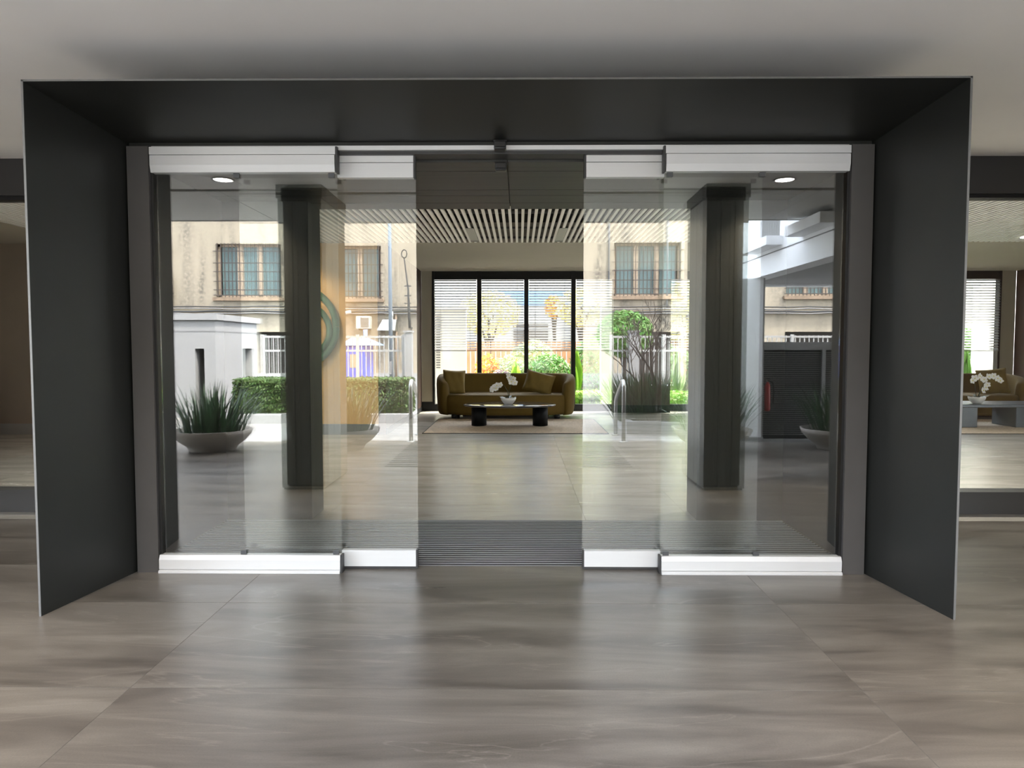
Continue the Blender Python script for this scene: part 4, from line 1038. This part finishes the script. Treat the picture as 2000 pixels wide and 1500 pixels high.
t = thing('mast', 'thin dark street lamp mast with insulators at the left edge of the doorway', 'mast', (p3.x, BY + .4, p3.z))
o3 = Vector((p3.x, BY + .4, p3.z)); L3 = lambda p_: Vector((p_.x, BY + .4, p_.z)) - o3
link('shaft', MB().tube([L3(p3), L3(p2), L3(p1), L3(p0)], [.05, .045, .03, .02], 8), M['cable'], t)
hq = L3(p0); link('lamp_head', MB().tube([hq + Vector((.1 * math.cos(a), 0, .15 + .15 * math.sin(a))) for a in [R(-90 + 45 * k) for k in range(9)]], .02, 6), M['cable'], t)
for py in (558, 577, 592):
    q = L3(at(795, py, BV - .4)); link('insulator', MB().box(q.x - .12, q.x + .12, -.02, .02, q.z - .02, q.z + .02), M['cable'], t)
link('wall_bracket', MB().box(-.04, .04, -.4, .0, -.02, .04), M['cable'], t)
# creeper at left edge of the cream building
t = thing('creeper', 'dark straggling creeper on the cream wall at the far left glass edge', 'plant', (at(328, 570, BV).x, BY + .1, 0))
zc = at(328, 570, BV).z
cloud_obj('foliage', t, M['leaf_black'], [dict(n=500, c_=(0, .1, zc), rad=(.28, .1, .75), ll=.16, lw=.1, seed=70), dict(n=40, c_=(.08, .1, at(328, 487, BV).z), rad=(.2, .08, .15), ll=.16, lw=.1, seed=71)])
link('stem', MB().tube([(-.05, .05, -.03), (0, .06, zc * .5), (-.02, .06, at(328, 487, BV).z)], [.05, .04, .02], 6), M['bark'], t)
shrub('green street tree mirrored right of the doorway, behind the white fence', (at(1222, 640, 18.5).x, Y_(18.5), -.03), (.75, .6, .62), 2600, .16, .05, M['leaf_mid'], 'tree', trunk=1.15, tr=.06, seed=33, name='street_tree')

# ---- white wing on the right with soffit, column, gate
wx = 3.50; zb = 2.42
wg = thing('white_wing', 'white rendered building wing with balcony ledges, mirrored in the far right glass', 'building', (wx, Y_(10), 0))
ya, yb = Y_(12.3) - Y_(10), Y_(7.75) - Y_(10)
wo = [(Y_(10.55) - Y_(10), Y_(9.75) - Y_(10)), (Y_(8.85) - Y_(10), Y_(8.05) - Y_(10))]
m_ = MB(); zw0, zw1 = 2.86, 4.1
cuts = sorted([ya, yb] + [v for o_ in wo for v in o_])
for y0, y1 in zip(cuts[:-1], cuts[1:]):
    mid = (y0 + y1) / 2
    if any(min(o_) < mid < max(o_) for o_ in wo): m_.box(0, .25, y0, y1, zb, zw0).box(0, .25, y0, y1, zw1, 4.6)
    else: m_.box(0, .25, y0, y1, zb, 4.6)
link('street_wall', m_, M['wingwhite'], wg)
link('end_wall', MB().box(.25, 8, ya, ya + .25, zb, 4.6).box(.25, 8, yb - .25, yb, zb, 4.6), M['wingwhite'], wg)
link('roof', MB().box(-.05, 8, ya, yb, 4.6, 4.7), M['wingwhite'], wg)
link('soffit', MB().box(.02, 8, ya, yb, zb + .03, zb + .2), M['bgrey'], wg)
link('joint', MB().box(-.004, .002, ya, yb, 2.70, 2.715), M['seam'], wg)
for o_ in wo:
    y0, y1 = min(o_), max(o_)
    wn = link('window', MB().box(.14, .17, y0, y1, zw0, zw1), M['bgrey'], wg)
    link('ledge', MB().box(-.22, .1, y0 - .12, y1 + .12, zw0 - .10, zw0 + .02), M['wingwhite'], wn)
    n = 12
    vb = MB().box(.02, .04, -.008, .008, zw0, zw1).mesh('bar'); vb.materials.append(M['fence_white'])
    for k in range(n): link('bar', vb, None, wn, (0, y0 + (y1 - y0) * (k + .5) / n, 0))
t = thing('white_column', 'white rendered column carrying the wing, beside the fire extinguisher', 'column', (3.44, Y_(10.85), 0))
link('shaft', MB().box(-.18, .16, -.2, .2, 0, zb), M['wingwhite'], t); link('reveal', MB().box(.16, .19, -.18, .18, 0, zb), M['bgrey'], t); link('skirting', MB().box(-.19, .19, -.21, .21, 0, .06), M['bgrey'], t)
# louvred gate
LV = 10.9; lx0, lx1 = 3.63, 6.2; lz = at(1560, 668, LV).z
t = thing('louvred_gate', 'dark grey louvred metal gate under the white wing, behind the extinguisher', 'gate', (lx0, Y_(LV), 0)); L_ = lx1 - lx0
for xx in (0, .95, 1.25, L_ - .06): link('post', MB().box(xx, xx + .05, -.04, .03, 0, lz), M['louvre'], t)
link('top_board', MB().box(0, L_, -.04, .035, lz - .12, lz), M['louvre'], t)
link('backing', MB().box(0, L_, -.06, -.045, 0, lz), M['blackframe'], t)
ls = MB().hexa([(.05, -.035, 0), (L_ - .06, -.035, 0), (L_ - .06, -.03, .0), (.05, -.03, .0), (.05, .0, .024), (L_ - .06, .0, .024), (L_ - .06, .012, .024), (.05, .012, .024)]).mesh('louvre'); ls.materials.append(M['louvre'])
nl = 40
for k in range(nl): link('louvre', ls, None, t, (0, 0, .06 + k * (lz - .2) / nl))
# fire extinguisher on the gate
ex = at(1499, 775, LV - .12)
t = thing('fire_extinguisher', 'red fire extinguisher hanging on the dark louvred gate beside the white column', 'extinguisher', (max(ex.x, 3.70), Y_(LV) + .12, .44))
link('cylinder', MB().lathe([(0, 0), (.034, .0), (.042, .012), (.044, .04), (.044, .36), (.034, .40), (.02, .42), (.02, .44), (0, .44)], n=24), M['red'], t)
link('valve', MB().box(-.018, .018, -.018, .018, .44, .48), M['steel'], t); link('handle', MB().box(-.012, .012, -.02, .07, .48, .495).box(-.012, .012, -.02, .06, .455, .465), M['rubber'], t)
link('hose', MB().tube([(.0, .03, .46), (.06, .05, .43), (.085, .03, .3), (.08, .02, .12)], .010, 8), M['rubber'], t)
link('hanger', MB().box(-.03, .03, -.12, -.05, .38, .42), M['seam'], t)
